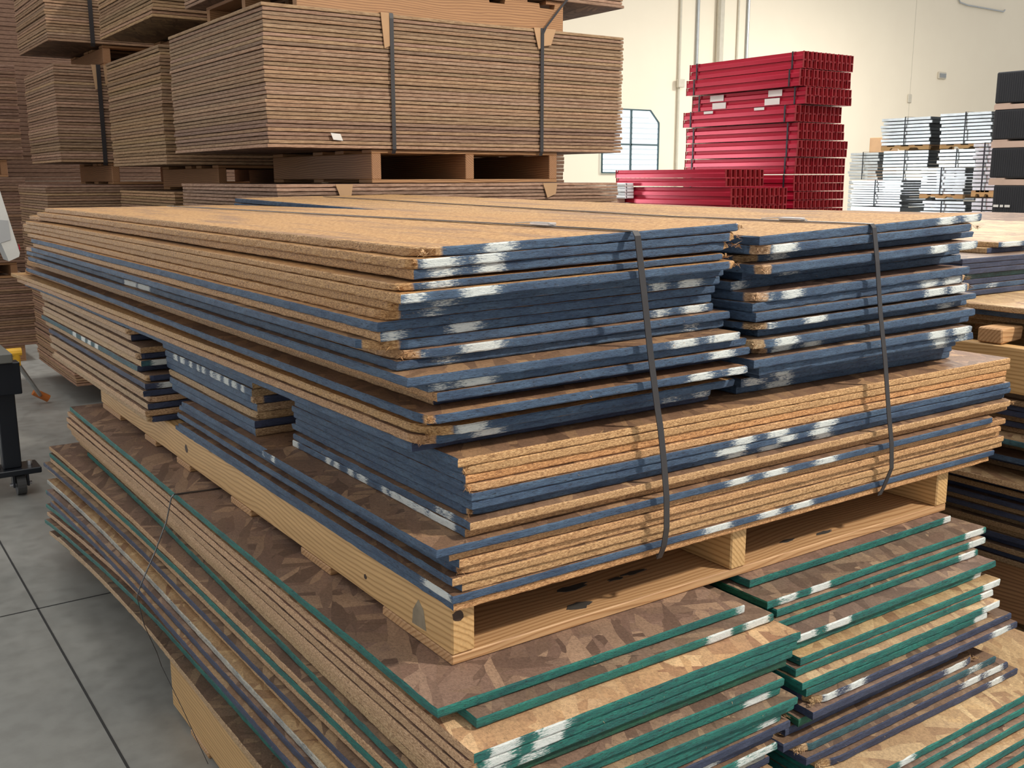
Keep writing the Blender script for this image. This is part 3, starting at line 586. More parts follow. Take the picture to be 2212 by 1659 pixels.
# ================================================================== PILE AT THE RIGHT EDGE, behind the main pile
EX = 2.65
pallet('wooden_pallet', 'lowest pallet of the shadowed pile at the right edge, standing on the floor', EX, 3.9, .95, 3.4, 0, .085, .016, (EX, 3.3, 3.85), [(1.0, 1.1), (2.2, 2.3), (3.2, 3.3)], mS=OLDW, mD=OLDX)
# (top z, X0, left paint, face, tone)
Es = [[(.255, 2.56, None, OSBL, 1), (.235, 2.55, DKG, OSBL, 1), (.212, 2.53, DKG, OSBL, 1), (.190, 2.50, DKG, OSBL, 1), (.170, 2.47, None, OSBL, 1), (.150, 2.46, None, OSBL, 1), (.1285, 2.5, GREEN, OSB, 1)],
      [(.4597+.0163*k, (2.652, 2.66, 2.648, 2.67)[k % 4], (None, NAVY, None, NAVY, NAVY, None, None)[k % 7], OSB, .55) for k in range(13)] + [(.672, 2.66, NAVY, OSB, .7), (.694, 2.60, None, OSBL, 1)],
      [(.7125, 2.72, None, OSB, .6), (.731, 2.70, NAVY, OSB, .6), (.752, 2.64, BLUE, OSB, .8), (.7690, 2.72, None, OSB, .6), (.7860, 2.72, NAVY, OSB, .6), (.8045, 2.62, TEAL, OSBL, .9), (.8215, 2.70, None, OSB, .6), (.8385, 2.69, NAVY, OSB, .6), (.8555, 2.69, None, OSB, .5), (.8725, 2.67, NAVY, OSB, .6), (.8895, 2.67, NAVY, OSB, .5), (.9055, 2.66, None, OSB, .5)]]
E_names = ('bottom bundle', 'middle bundle', 'bundle under the orange stringer')
for g, bl in enumerate(Es):
    bl = sorted(bl, reverse=True)
    for i, (zt, X0, cl, fc, tn) in enumerate(bl):
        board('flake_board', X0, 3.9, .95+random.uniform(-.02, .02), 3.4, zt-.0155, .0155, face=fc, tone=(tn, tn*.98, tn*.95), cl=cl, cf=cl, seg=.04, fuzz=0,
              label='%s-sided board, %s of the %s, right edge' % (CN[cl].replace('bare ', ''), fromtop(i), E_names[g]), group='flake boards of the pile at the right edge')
pallet('wooden_pallet', 'dark orange pallet low in the shadowed pile at the right edge', EX, 3.9, .95, 3.4, .257, .165, .019, (EX+.02, 3.3, 3.85), [(1.0, 1.15), (1.9, 2.05), (3.2, 3.35)], mS=OLDW, mD=OLDX)
pallet('wooden_pallet', 'orange pine pallet carrying the dark-edged boards at the right edge', EX, 3.9, .95, 3.4, .9065, .126, .018, (EX, 3.3, 3.85), [(1.0, 1.15), (1.9, 2.05), (3.2, 3.35)], mS=PINE, mD=PINEX)
o = tag(MB().box((0, 0, 0), (.115, .07, .04), .004, .002, Matrix.Rotation(.05, 3, 'Z')).build('wood_block', PINEX, None, (2.655, 1.49, 1.0535)), 'short orange wood block lying across the pallet stringer at the right edge', 'wood block')
# boards above the block
Et = [(1.146, 2.74, None, OSBL, 1, .95), (1.129, 2.76, BLUE, OSB, .9, .95), (1.112, 2.78, None, OSB, .6, .96), (1.095, 2.80, None, OSB, .6, .96)]
for i, (zt, X0, cl, fc, tn, y0) in enumerate(Et):
    board('flake_board', X0, 3.9, y0, 3.4, zt-.0155, .0155, face=fc, tone=(tn, tn, tn*.95), cl=cl, cf=cl, seg=.04, label='%s-sided board, %s of four over the orange wood block' % (CN[cl].replace('bare ', ''), fromtop(i)), group='flake boards over the orange wood block')
for k, y in enumerate((1.62, 2.6)):
    tag(MB().box((0, 0, 0), (1.0, .07, .0265), .003, .002).build('wood_spacer', OLDX, None, (2.86, y, 1.0518)), ('dark wood spacer under the upper bundle at the right edge, nearer one', 'dark wood spacer under the upper bundle at the right edge, farther one')[k], 'wood spacer')
nE = 7; zE = 1.1475
for i in range(nE):
    zt = zE + (i+1)*.0165; cl = (NAVY, BLUE, NAVY, TEAL, NAVY, NAVY, NAVY)[i]
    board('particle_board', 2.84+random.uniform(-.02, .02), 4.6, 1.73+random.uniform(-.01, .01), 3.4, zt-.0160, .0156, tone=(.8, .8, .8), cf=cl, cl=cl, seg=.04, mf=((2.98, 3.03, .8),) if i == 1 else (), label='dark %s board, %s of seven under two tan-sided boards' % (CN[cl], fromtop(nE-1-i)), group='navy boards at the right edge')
for i in range(2):
    zt = zE + nE*.0165 + (i+1)*.018; 
    board('particle_board', (3.10, 3.13)[i]-.02, 4.7, (1.80, 1.78)[i], 3.5, zt-.0172, .0168, face=OSBL, tone=(1, 1, .95), cf=BLUE if i else NAVY, cl=None, seg=.03, mf=((3.13, 3.24), (3.27, 3.5)) if i else ((3.3, 3.5),), label=('tan-sided board with navy front under the top one at the right edge', 'top board at the right edge, tan side and blue front sprayed white')[i])
# ================================================================== THE BROWN STRAPPED PACKS BEHIND
_mc = {}
def packmesh(W, L, t, k):
    key = (round(W, 3), round(L, 3), round(t, 4), k)
    if key not in _mc:
        me = board_mesh('pack_board', 0, W, 0, L, t, seg=.05, rough=1.7)
        me.materials.append(OSB); me.materials.append(PACKE); _mc[key] = me
    return _mc[key]
LAB = []
def pack(where, X0, X1, Y0, Y1, z0, z1, n, tn=(1, 1, 1), stuff=False, jit=.005, curl=0.):
    p = (z1-z0)/n; t = p-.0030
    if stuff:
        bm = bmesh.new()
        for i in range(n):
            me = packmesh(X1-X0, Y1-Y0, t, 0).copy(); me.transform(Matrix.Translation((X0+random.uniform(-jit, jit), Y0+random.uniform(-jit, jit), z0+i*p))); bm.from_mesh(me); bpy.data.meshes.remove(me)
        me = bpy.data.meshes.new('pack_boards'); bm.to_mesh(me); bm.free()
        o = link('pack_boards', me, [OSB, PACKE]); tag(o, where, 'boards', None, 'stuff'); o.color = (*tn, 1); return
    for i in range(n):
        me = packmesh(X1-X0, Y1-Y0, t, i % 3)
        o = bpy.data.objects.new('pack_board', me); COL.objects.link(o)
        o.location = (X0+random.uniform(-jit, jit), Y0+random.uniform(-jit, jit), z0+i*p+.0008)
        v = random.uniform(.80, 1.06)*.88; o.color = (tn[0]*v, tn[1]*v*random.uniform(.95, 1.04), tn[2]*v*random.uniform(.9, 1.08), 1)
        tag(o, 'brown board, %s of the %s' % (fromtop(n-1-i), where), 'board', 'boards of the '+where)
def bpallet(lab, X0, X1, Y0, Y1, z0, z1, blocks=None):
    h = z1-z0; d = .017
    return pallet('wooden_pallet', lab, X0, X1, Y0, Y1, z0, h-2*d-.0015, d, (X0, (X0+X1)/2-.025, X1-.05), [(Y0, Y0+.14), ((Y0+Y1)/2-.06, (Y0+Y1)/2+.06), (Y1-.14, Y1)], .05, OLDW, OLDX, [(Y0, Y0+.10), (Y0+.3, Y0+.4), ((Y0+Y1)/2-.06, (Y0+Y1)/2+.06), (Y1-.14, Y1)])
def r(z): return z+H
AX0, AX1, AY0, AY1 = 1.732, 3.77, 4.38, 5.72
pack('large strapped pack behind the blue-edged pile', AX0, AX1, AY0, AY1, r(.137), r(.747), 35)
ax0, ax1 = camx(803, AY0+.02, r(.06)), camx(1203, AY0+.02, r(.06))
bpallet('old orange pallet under the large strapped pack of brown boards', ax0, ax1, AY0+.02, AY1-.1, r(-.02), r(.137))
pack('low pack under the old orange pallet', AX0+.02, AX1-.04, AY0-.02, AY1, r(-.37), r(-.0215), 20, (.95, .93, .95))
pack('hidden lower boards of the near brown column', AX0, AX1, AY0, AY1, r(-1.36), r(-.372), 54, stuff=True)
bpallet('floor pallet under the near column of brown packs', AX0+.1, AX1-.1, AY0+.02, AY1-.1, 0, r(-1.361))
tx0, tx1, tz0, tz1 = camx(640, AY0+.02, r(.8)), camx(1216, AY0+.02, r(.8)), r(.7485), r(.8925)
tp = empty('wooden_pallet', (tx0, AY0+.02, tz0)); tag(tp, 'tan pallet with notched boards on top of the large strapped pack', 'pallet')
L_ = tx1-tx0; hz_ = tz1-tz0-.018
for yy in (0, .62, AY1-AY0-.2):
    pr_ = [(0, .0), (L_, .0), (L_, hz_)]
    for c_ in (.93, .72, .50, .30, .12): pr_ += [(L_*c_+.05, hz_), (L_*c_+.045, hz_-.022), (L_*c_-.045, hz_-.022), (L_*c_-.05, hz_)]
    pr_ += [(0, hz_)]
    MB().prism(pr_, 1, yy, yy+.045).build('stringer', OLDX, tp)
for k_ in range(7): MB().box((k_*(L_-.11)/6, 0, hz_+.0005), (k_*(L_-.11)/6+.11, AY1-AY0-.15, tz1-tz0-.0005)).build('top_deck_board', OLDW, tp)
pack('overhead pack cut off by the top edge', AX0+.1, AX1, AY0, AY1, r(.894), r(1.20), 17)
BX0, BX1, BY0, BY1 = 1.626, 3.60, 5.95, 7.02
BX0 = camx(352, BY0, r(.4)); BY1 = min(camy(238, BX0, r(.4)), 7.4)
CX0, CX1, CY0, CY1 = camx(124, 7.5, r(.4)), 3.3, 7.5, 8.55
kz = BY0/5.55
zb0, zb1 = .082, .735
pack('middle strapped pack left of the large one', BX0, BX1, BY0, BY1, r(zb0), r(zb1), 35, (.98, .96, .85))
bpallet('dark pallet under the middle strapped pack', BX0+.3, BX1-.3, BY0+.02, BY1-.05, r(zb0-.15), r(zb0))
pack('low pack under the middle strapped pack', BX0+.03, BX1, BY0, BY1, r(-.45), r(zb0-.1515), 22, (1.1, 1.05, .9))
pack('hidden lower boards of the middle brown column', BX0, BX1, BY0, BY1, .14, r(-.4515), 50, stuff=True)
bpallet('floor pallet under the middle column of brown packs', BX0+.1, BX1-.1, BY0+.02, BY1-.05, 0, .139)
bpallet('dark pallet on top of the middle strapped pack', BX0+.3, BX1-.3, BY0+.02, BY1-.05, r(zb1+.001), r(zb1+.142))
pack('upper middle pack at the top edge', BX0-.02, BX1, BY0, BY1, r(zb1+.143), r(zb1+.56), 23, (1, .97, .85))
zc0, zc1 = .115, .758
pack('far left strapped pack', CX0, CX1, CY0, CY1, r(zc0), r(zc1), 34, (1, .97, .95))
cpx0, cpx1 = camx(172, CY0+.02, r(.1)), 3.1
bpallet('dark pallet under the far left strapped pack', CX0+.33, cpx1, CY0+.02, CY1-.05, r(zc0-.15), r(zc0-.001))
pack('long low pack of the far left column', camx(101, CY0, r(-.1)), CX1, CY0, CY1, r(-.66), r(zc0-.1515), 34, (1, .97, .95))
bpallet('dark pallet low in the far left column', CX0+.3, cpx1, CY0+.02, CY1-.05, r(-.80), r(-.661))
pack('bottom pack of the far left column', camx(163, CY0-.35, .2), CX1, CY0-.35, CY1-.1, .135, r(-.8015), 31, (1.05, .98, .95))
bpallet('floor pallet under the far left column of brown packs', CX0+.45, cpx1, CY0-.30, CY1-.2, 0, .134)
bpallet('reddish pallet on top of the far left strapped pack', CX0+.33, cpx1, CY0+.02, CY1-.05, r(zc1+.001), r(zc1+.14))
pack('upper far left pack at the top edge', CX0-.02, CX1, CY0, CY1, r(zc1+.1415), r(zc1+.80), 36, (1, .97, .93))
# dim column at the very left
DY = 9.25; DX1 = camx(44, DY, r(.4)); DX0 = DX1-1.9
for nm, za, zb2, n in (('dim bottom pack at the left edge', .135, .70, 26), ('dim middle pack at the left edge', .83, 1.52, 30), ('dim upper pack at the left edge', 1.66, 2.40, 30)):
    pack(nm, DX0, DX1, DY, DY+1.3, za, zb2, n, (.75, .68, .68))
for lab, za, zb2 in (('floor pallet of the dim column at the left edge', 0, .134), ('lower pallet of the dim column at the left edge', .701, .829), ('upper pallet of the dim column at the left edge', 1.521, 1.659)):
    bpallet(lab, DX0+.2, DX1-.12, DY+.02, DY+1.25, za, zb2)
pack('added darkened boards behind the far left columns, closing bright gaps', -1.2, 4.7, 11.0, 12.2, .01, 3.6, 90, (.36, .30, .29), stuff=True)  # added to block the bright wall; shade of the gaps put into its tone
pack('added dark boards behind the near brown column, closing bright gaps', 3.72, 4.85, 6.3, 7.4, .01, 1.72, 60, (.5, .45, .45), stuff=True)  # unseen stack added so the pallet gap in front stays dark
# straps, cardboard corner protectors and a tag
def vstrap(px, Y, z0, z1, lab, w=.022, back=.5):
    X = camx(px, Y, (z0+z1)/2); P = [(X, Y+back, z1+.005), (X, Y+.01, z1+.005), (X, Y-.012, z1+.002), (X, Y-.014, z1-.02), (X, Y-.012, (z0+z1)/2), (X, Y-.012, z0), (X, Y+.0, z0-.02)]
    return tag(MB().ribbon(P, w, .002, (1, 0, 0)).build('pack_strap', STRAP), lab, 'strap')
vstrap(846, AY0, r(.137), r(.747), 'left black strap down the front of the large brown pack', .02, .0)
vstrap(1168, AY0, r(.137), r(.747), 'right black strap down the front of the large brown pack', .02, .0)
vstrap(219, CY0, r(zc0), r(zc1), 'black strap down the front of the far left brown pack', .028, .0)
vstrap(191, CY0, r(zc1+.1415), r(zc1+.80), 'black strap down the upper far left pack cut off by the top edge', .028, .0)
P = [(camx(px, AY0+dy, r(z)), AY0+dy, r(z)) for px, z, dy in ((1229, 1.0, -.014), (1228, .93, -.014), (1225, .900, -.016), (1210, .855, -.016), (1190, .79, -.016), (1178, .752, -.016), (1172, .72, -.014))]
tag(MB().ribbon(P, .02, .002, (1, 0, .3)).build('pack_strap', STRAP), 'slanting black strap from the overhead pack down beside the tan pallet', 'strap')
def protector(px0, px1, Y, zt, h, lab, skew=0):
    a, b = camx(px0, Y, zt), camx(px1, Y, zt)
    bm = MB(); bm.prism([(a, zt), (b, zt), (b+skew, zt-h*.9), (a+(b-a)*.3+skew, zt-h)], 1, Y-.011, Y-.0075)
    bm.box((a, Y-.011, zt), (b, Y+.05, zt+.003))
    return tag(bm.build('corner_protector', CARD), lab, 'corner protector')
protector(820, 842, AY0, r(.7475), .155, 'cardboard corner protector under the left strap of the large pack')
protector(1151, 1167, AY0, r(.7475), .10, 'cardboard corner protector left of the right strap on the large pack', .015)
protector(1171, 1198, AY0, r(.7475), .085, 'cardboard flap right of the right strap on the large pack', -.03)
protector(196, 214, CY0, r(zc1), .16, 'cardboard protector left of the strap on the far left pack')
protector(222, 230, CY0, r(zc1), .13, 'cardboard protector right of the strap on the far left pack')
X = camx(723, AY0, r(.18)); o = MB().prism([(X-.026, .03), (X+.022, .026), (X+.034, -.004), (X-.014, 0)], 1, AY0-.016, AY0-.0145).build('paper_tag', WHITEL); o.location.z = r(.175); tag(o, 'small cream paper tag on the lower front of the large brown pack', 'paper tag')
for k, (pa, pb) in enumerate(((724, 762), (1172, 1203))):
    a, b = camx(pa, AY0-.03, r(-.05)), camx(pb, AY0-.03, r(-.05))
    m = MB(); m.prism([(a, r(-.024)), (b, r(-.024)), (b-.01, r(-.08)), (a+.03, r(-.10)), (a+.015, r(-.06))], 1, AY0-.034, AY0-.03)
    tag(m.build('corner_protector', CARD), ('torn cardboard protector on the low pack, left of the pallet', 'torn cardboard protector on the low pack, below the right pallet end')[k], 'corner protector')
# ================================================================== WORKSHOP CART at the left edge
cart = empty('workshop_cart', (.70, 5.45, 0)); tag(cart, 'black steel workshop cart on casters at the left edge', 'cart')
cart.scale = (1, 1, 1)
def cb(name, a, b, mt=BLACKM, par=cart, bev=.004): return MB().box(a, b, bev).build(name, mt, par)
cb('worktop', (-1.2, -.26, .655), (.045, .40, .70), mat_plain('worn_grey_worktop', (.20, .20, .18), .6))
cb('apron', (-1.2, -.24, .50), (.075, -.16, .654)); cb('leg', (-.035, -.21, .135), (.045, -.13, .50)); cb('leg', (-.16, .25, .135), (-.08, .33, .50))
cb('foot_bar', (-.10, -.25, .105), (.125, -.09, .134)); cb('foot_rail', (-.16, -.17, .108), (-.09, .33, .132))
m = MB(); m.tube([(.012, -.205, .052), (.052, -.205, .052)], .051, 20); wh = m.build('caster_wheel', RUBBER, cart)
m = MB(); m.box((-.004, -.235, .045), (.006, -.175, .104)).box((.058, -.235, .045), (.068, -.175, .104)); m.build('caster_fork', BLACKM, cart)
m = MB(); m.tube([(-.015, -.205, .052), (.082, -.205, .052)], .008, 8); m.build('axle_bolt', STEELW, cart)
for x in (-.055, .085): MB().tube([(x, -.17, .13), (x, -.17, .155)], .012, 6).build('bolt', STEELW, cart)
cb('column', (-.22, -.10, .70), (-.10, .0, 1.15), BLACKM)
cb('shelf', (-.6, -.14, .985), (.0, .10, 1.0), mat_plain('blue_grey_shelf', (.12, .17, .24), .4))
# grey slanted housing standing on the cart's column
hs = empty('equipment_housing', (.70, 5.45, 1.151)); tag(hs, 'pale grey slanted plastic housing above the black cart at the left edge', 'housing')
def px_(x, z): return (x, z)
hx = lambda px, z: camx(px, 5.40, z)-.70
prof = [(hx(-40, 1.6), .50), (hx(-4, 1.45), .43), (hx(37, 1.20), .135), (hx(35, 1.19), .118), (hx(13, 1.17), .098), (hx(-6, 1.25), .20), (hx(-60, 1.25), .2)]
prof = [(x, z-.131) for x, z in prof]
m = MB(); m.prism(prof, 1, -.10, .06); m.build('shell', HOUSE, hs)
m = MB(); m.prism([(hx(-30, 1.3), .169), (hx(14, 1.3), .159), (hx(18, 1.25), .069), (hx(-30, 1.22), .039)], 1, -.106, -.099); m.build('side_panel', mat_plain('mid_grey_panel', (.33, .34, .35), .4), hs)
MB().box((-.19, -.06, -.0), (-.11, .02, .09)).build('mount', BLACKM, hs)
m = MB(); m.prism([(hx(33, 1.24), .049), (hx(35.5, 1.23), .044), (hx(38, 1.21), .024), (hx(36, 1.21), .019)], 1, -.104, -.095); m.build('red_light', REDP, hs)
# yellow-handled rod leaning behind the cart
rr = empty('yellow_handled_rod', (0, 0, 0)); tag(rr, 'grey rod with a yellow handle lying behind the black cart', 'tool')
pA = Vector((camx(36, 6.4, .46), 6.4, .46)); pB = Vector((camx(88, 7.38, .03), 7.38, .06))
MB().tube([pA, pB], .014, 8).build('rod', CHROME, rr)
m = MB().tube([pA+Vector((-.07, 0, .06)), pA+Vector((.03, 0, .06))], .024, 10); m.tube([pA+Vector((0, 0, .055)), pA+Vector((.005, .03, -.02))], .022, 10); m.build('handle', YELL, rr)
MB().tube([pB-Vector((.04, 0, -.03)), pB+Vector((.05, .0, -.03))], .025, 10).build('tip', mat_plain('orange_tip', (.5, .15, .03), .5), rr)

# ================================================================== RED STEEL BEAMS
BL = 1.755; BW, BH = .0735, .0905
def beam_mesh(k=0):
    m = MB(); w, h = BW-.004, BH-.003
    prof = [(0, 0), (w, 0), (w, h), (.016, h), (.014, h*.62), (.004, h*.55), (0, h*.48)]
    bm = m.bm; e = .006
    A = [bm.verts.new((x, .012, z)) for x, z in prof]; B = [bm.verts.new((x, BL-.012, z)) for x, z in prof]
    for i in range(len(A)): bm.faces.new((A[i], A[(i+1) % 7], B[(i+1) % 7], B[i]))
    # open ends: inset dark pocket
    cx_, cz_ = w*.5, h*.5
    for R, s in ((A, 1), (B, -1)):
        I = [bm.verts.new((cx_+(v.co.x-cx_)*.72, v.co.y, cz_+(v.co.z-cz_)*.84)) for v in R]; D = [bm.verts.new((v.co.x, v.co.y+s*.05, v.co.z)) for v in I]
        for i in range(7):
            f = bm.faces.new((R[i], R[(i+1) % 7], I[(i+1) % 7], I[i])); f.material_index = 1
            f = bm.faces.new((I[i], I[(i+1) % 7], D[(i+1) % 7], D[i])); f.material_index = 1
        f = bm.faces.new(D); f.material_index = 1
    for y in (0, BL-.010): m.box((-.003, y, -.0005), (.012, y+.010, h+.001), mi=1)
    me = m.mesh('steel_beam'); me.materials.append(REDP); me.materials.append(REDE); return me
BM = beam_mesh()
def beams(where, X, Y0, z, nw, nh=2, stuff=False, grp=None):
    for j in range(nh):
        for i in range(nw):
            o = bpy.data.objects.new('steel_beam', BM); COL.objects.link(o); o.location = (X+i*BW, Y0+random.uniform(-.006, .006), z+j*BH)
            tag(o, 'red steel beam in the %s' % where, 'beam', 'red beams, '+where, 'thing')
RX = 9.2
bund = [(1735, 1845, 'top bundle of the tall red stack'), (1728, 1836, 'second bundle from the top of the tall red stack'), (1740, 1838, 'third bundle of the tall red stack, with paper labels'), (1718, 1817, 'fourth bundle from the top of the tall red stack'), (1724, 1828, 'fifth bundle from the top of the tall red stack'), (1722, 1834, 'sixth bundle from the top of the tall red stack'), (1718, 1826, 'seventh bundle from the top of the tall red stack'), (1715, 1824, 'lowest bundle in view of the tall red stack')]
ztop = 1.5+1.37; bz = ztop
step = .190
for k, (pl, prr, wh_) in enumerate(bund):
    z = ztop-(k+1)*step+.004; Xk = RX + (.02, -.03, .03, -.04, 0, -.01, 0, -.01)[k]; Y0 = camy(pl, Xk, z); nw = max(8, round((camx(prr, Y0, z)-Xk)/BW))
    beams(wh_, Xk, Y0, z, nw)
    # dunnage and banding
    for q, fy in enumerate((.14, BL-.14)):
        m = MB(); m.box((Xk-.009, Y0+fy, z-.001), (Xk-.0065, Y0+fy+.02, z+2*BH+.001)); m.box((Xk-.009, Y0+fy, z+2*BH+.0005), (Xk+nw*BW, Y0+fy+.02, z+2*BH+.003))
        tag(m.build('steel_band', BLACKM), '%s dark band round the %s' % (('near', 'far')[q], wh_), 'band', 'bands on the red beams')
    if k in (2, 3):
        for q, (fa, fb, dz) in enumerate(((.33, .53, .10), (.36, .58, .01), (1.22, 1.44, .10), (1.18, 1.40, .01)) if k == 2 else ((.45, .60, .145), (1.25, 1.40, .145))):
            m = MB().box((Xk-.008, Y0+fa, z+dz), (Xk-.0065, Y0+fb, z+dz+(.07 if k == 2 else .03)))
            tag(m.build('paper_label', WHITEL), 'white paper label on the side of the %s bundle of the tall red stack' % ('third' if k == 2 else 'fourth'), 'paper label', 'paper labels on the %s red bundle' % ('third' if k == 2 else 'fourth'))
zlow = ztop-8*step
m = bmesh.new()
j = 0
while zlow-(j+1)*.0955 > .03:
    for i in range(12):
        me = BM.copy(); me.transform(Matrix.Translation((RX-.01+i*BW, camy(1717, RX, 1.3), zlow-(j+1)*.0955+.004))); m.from_mesh(me); bpy.data.meshes.remove(me)
    j += 1
zfl = zlow-j*.0955
me = bpy.data.meshes.new('red_beams_below'); m.to_mesh(me); m.free(); o = link('steel_beams', me, [REDP, REDE]); tag(o, 'red steel beams low in the tall stack, hidden behind the pile', 'beams', None, 'stuff')
tag(MB().box((RX, camy(1717, RX, 1.3)+.2, 0), (RX+.88, camy(1717, RX, 1.3)+.3, zfl+.002)).box((RX, camy(1717, RX, 1.3)+1.4, 0), (RX+.88, camy(1717, RX, 1.3)+1.5, zfl+.002)).build('dunnage', CREAMW), 'wood dunnage under the tall red stack', 'dunnage')
# lower red bundles in front
LX = 7.95
def zat(px, py, X): d = ray(px, py); return H + d.z*X/d.x
zA = zat(1568, 403, LX)
YA = camy(1568, LX, zA)
beams('upper of the two low red bundles', LX, YA, zA, 8)
zB = zA-2*BH-.012; YB = camy(1583, LX+.05, zB)
beams('lower of the two low red bundles', LX+.02, YB, zB, 12)
m = bmesh.new(); j = 0
while zB-(j+1)*.0925 > .05:
    for i in range(12):
        me = BM.copy(); me.transform(Matrix.Translation((LX+.02+i*BW, YB, zB-(j+1)*.0925))); m.from_mesh(me); bpy.data.meshes.remove(me)
    j += 1
me = bpy.data.meshes.new('red_beams_below'); m.to_mesh(me); m.free(); o = link('steel_beams', me, [REDP, REDE]); tag(o, 'red steel beams under the two low red bundles, hidden behind the pile', 'beams', None, 'stuff')
zf = zB-j*.0925-.004
tag(MB().box((LX+.02, YB+.2, 0), (LX+.9, YB+.3, zf+.001)).box((LX+.02, YB+1.4, 0), (LX+.9, YB+1.5, zf+.001)).build('dunnage', CREAMW), 'wood dunnage under the low red bundles', 'dunnage')
# white beams beside the red ones, catching the window light
for k in range(5):
    z = zat(1335, 428, LX) + k*.036; Xw = LX-.10-(.0 if k % 2 else .012); Yw = camy(1352, Xw, z)
    m = MB().tube([(Xw, Yw, z+.017), (Xw, Yw+.34, z+.017)], .0175, 10); m.box((Xw, Yw, z+.002), (Xw+.12, Yw+.34, z+.032), .004)
    tag(m.build('white_beam', WHITEP), 'white steel beam, %s of the five left of the low red bundles' % fromtop(4-k), 'beam', 'white beams')
zz = zat(1335, 428, LX)
tag(MB().box((LX-.12, camy(1352, LX, zz)+.02, 0), (LX+.0, camy(1352, LX, zz)+.12, zz-.001)).box((LX-.12, camy(1352, LX, zz)+.2, 0), (LX+.0, camy(1352, LX, zz)+.3, zz-.001)).build('dunnage', CREAMW), 'wood posts under the white beams', 'dunnage')

# ================================================================== GALVANISED DECK STACKS
def deck_mesh(L, W, h, k):
    m = MB(); t = h*.80
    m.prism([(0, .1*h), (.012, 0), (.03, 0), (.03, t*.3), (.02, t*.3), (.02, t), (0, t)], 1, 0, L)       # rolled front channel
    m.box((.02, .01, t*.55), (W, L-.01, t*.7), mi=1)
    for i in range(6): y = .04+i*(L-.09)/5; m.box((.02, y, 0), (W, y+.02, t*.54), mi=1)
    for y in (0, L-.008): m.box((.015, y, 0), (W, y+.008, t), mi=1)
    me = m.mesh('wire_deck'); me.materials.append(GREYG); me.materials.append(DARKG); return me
def decks(where, X, pa, pb, ya, yb, n, pal_h=.08, base=True, wrap=False):
    """pa..pb: columns of the far and near end of the side face, ya..yb: rows of its top and bottom at the near end"""
    z1, z0 = zat(pb, ya, X), zat(pb, yb, X); Yn, Yf = camy(pb, X, z0), camy(pa, X, z0); h = (z1-z0)/n
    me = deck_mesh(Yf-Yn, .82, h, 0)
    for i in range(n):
        o = bpy.data.objects.new('wire_deck', me); COL.objects.link(o); o.location = (X+random.uniform(-.02, .02), Yn+random.uniform(-.03, .03), z0+i*h)
        tag(o, 'grey deck, %s of %s' % (fromtop(n-1-i), where), 'shelf deck', 'decks of the '+where)
    ym = (Yn+Yf)/2
    tag(MB().box((X-.032, ym-.01, z0+.004), (X-.028, ym+.01, z1)).box((X-.03, ym-.01, z1), (X+.8, ym+.01, z1+.004)).build('steel_band', BLACKM), 'dark band round the %s' % where, 'band')
    if pal_h:
        p = empty('wooden_pallet', (X, Yn, z0-pal_h)); tag(p, 'orange pallet under the %s' % where, 'pallet')
        m = MB(); L = Yf-Yn; q = pal_h*.45
        m.prism([(0, 0), (L*.2, 0), (L*.24, q), (L*.38, q), (L*.42, 0), (L*.6, 0), (L*.64, q), (L*.78, q), (L*.82, 0), (L, 0), (L, pal_h*.75), (0, pal_h*.75)], 0, 0, .05); m.build('stringer', PINE, p)
        m = MB(); m.prism([(0, 0), (L, 0), (L, pal_h*.75), (0, pal_h*.75)], 0, .7, .75); m.build('stringer', PINE, p)
        for k in range(4): MB().box((0, k*(L-.12)/3, pal_h*.75+.0005), (.78, k*(L-.12)/3+.12, pal_h-.001)).build('deck_board', PINEX, p)
    return X, Yn, Yf, z0-pal_h
def deckbase(X, Yn, Yf, z):
    bm = bmesh.new(); me0 = deck_mesh(Yf-Yn, .82, .09, 0); k = 0
    while z-(k+1)*.09 >= 0:
        me = me0.copy(); me.transform(Matrix.Translation((X, Yn, z-(k+1)*.09+.0))); bm.from_mesh(me); bpy.data.meshes.remove(me); k += 1
    zr = z-k*.09
    if zr > .01:
        b2 = MB(); b2.box((X, Yn, 0), (X+.8, Yn+.1, zr)).box((X, Yf-.1, 0), (X+.8, Yf, zr)); me = b2.mesh('x'); bm.from_mesh(me)
    me = bpy.data.meshes.new('decks_below'); bm.to_mesh(me); bm.free(); return me
bases = []
def D(base, *a, **k):
    g = decks(*a, **k)
    if base:
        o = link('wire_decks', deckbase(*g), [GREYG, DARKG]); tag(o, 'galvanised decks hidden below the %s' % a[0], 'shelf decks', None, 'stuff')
D(False, 'upper left grey stack on orange pallet', 16, 1903, 2007, 250, 312, 8, .08)
D(True, 'dull stack below the upper left grey stack', 16, 1906, 2002, 323, 390, 9, 0)
D(False, 'upper right grey stack beside the black bins', 15.9, 2030, 2139, 239, 309, 9, .07)
D(True, 'bright stack below the upper right grey stack', 15.9, 2024, 2106, 320, 385, 8, 0)
D(True, 'small dull stack by the red beams', 17.5, 1834, 1893, 328, 388, 9, 0)
D(True, 'low bright stack next to the red beams', 14.2, 1838, 1944, 389, 446, 11, 0)
D(False, 'middle grey stack on a long orange pallet', 13.2, 1986, 2080, 361, 420, 9, .06)
D(True, 'lowest bright stack under the middle grey stack', 13.2, 1990, 2078, 434, 480, 6, 0)
D(False, 'narrow grey stack left of the black bins', 12.9, 2098, 2146, 308, 412, 12, .08)
D(True, 'lowest grey stack left of the black bins', 12.9, 2098, 2144, 427, 482, 6, 0)
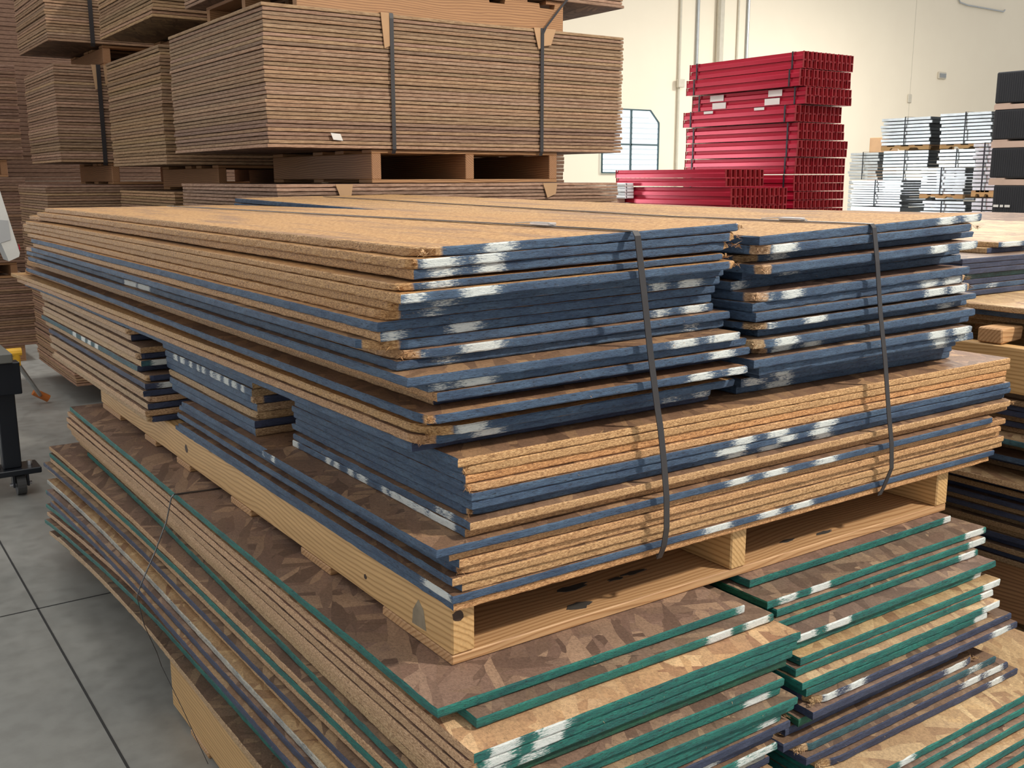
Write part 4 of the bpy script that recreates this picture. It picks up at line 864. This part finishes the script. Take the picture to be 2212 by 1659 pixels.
# a brown carton and a lumber piece on the stacks
Xc = 19.2; zc = zat(1890, 325, Xc); Ya, Yb = camy(1903, Xc, zc), camy(1877, Xc, zc)
tag(MB().box((Xc, Ya, zat(1890, 325, Xc)-.6), (Xc+.6, Yb, zat(1890, 297, Xc)), .01).build('carton', CARD), 'pinkish brown carton behind the grey stacks, left of the upper left one', 'carton')
tag(MB().box((Xc, Ya, 0), (Xc+.6, Yb, zat(1890, 325, Xc)-.601), .01).build('crate', CREAMW), 'wooden crate standing below the pinkish brown carton', 'crate')
# ================================================================== BLACK BINS at the right edge
KX = 9.2; rows = ((157, 224, 2148), (238, 302, 2142), (320, 384, 2136), (400, 470, 2140)); zprev = None
for k, (ya, yb, pf) in enumerate(rows):
    z1, z0 = zat(pf, ya, KX), zat(pf, yb, KX); Yf = camy(pf, KX, z0); Yn = Yf-1.3
    if k > 0: pass
    m = MB(); m.box((0, 0, 0), (1.0, 1.3, z1-z0), .01)
    for i in range(60): y = .02+i*1.26/60; m.box((-.003, y, .015), (.004, y+.008, z1-z0-.02))
    b = m.build('black_bin', BLACKB, None, (KX, Yn, z0)); nmk = ('top', 'second', 'third', 'lowest')[k]
    tag(b, 'black ribbed plastic bin, %s of the four stacked at the right edge' % nmk, 'bin', 'black bins')
    zn = zat(rows[k+1][2], rows[k+1][0], KX)+.001 if k < 3 else z0-.09
    p = empty('wooden_pallet', (KX, Yn, zn)); tag(p, 'pale pallet under the %s black bin at the right edge' % nmk, 'pallet'); hh = z0-zn-.002
    for x in (0, .47, .93): MB().box((x, 0, 0), (x+.06, 1.3, hh*.8)).build('stringer', CREAMW, p)
    for y in (0, .4, .8, 1.15): MB().box((0, y, hh*.8+.0005), (1.0, y+.14, hh)).build('deck_board', CREAMW, p)
    zl = zn
    if k == 3:
        for q, (yy, ln) in enumerate(((.02, .05), (.085, .03), (.13, .05))):
            MB().box((-.011, 1.3-yy-ln, (z1-z0)*.33), (-.0085, 1.3-yy, (z1-z0)*.33+.022)).build('white_mark', WHITEL, b)
m = MB(); zc = zl
k = 0
while zc > .3:
    m.box((KX, Yn, zc-.30), (KX+1, Yn+1.3, zc-.03)); zc -= .30
m.box((KX, Yn, 0), (KX+1, Yn+1.3, zc-.002)); tag(m.build('black_bin', BLACKB), 'black bins below the pile top, under the lowest visible bin', 'bin', None, 'stuff')
# board pile behind the right edge pile
pack('hidden lower boards of the distant right pile', 5.62, 7.6, 3.3, 4.6, .02, 1.17, 60, stuff=True)
pack('distant pile beyond the right edge pile', 5.60, 7.7, 3.28, 4.6, 1.1705, 1.236, 3, (1.5, 1.5, 1.4))
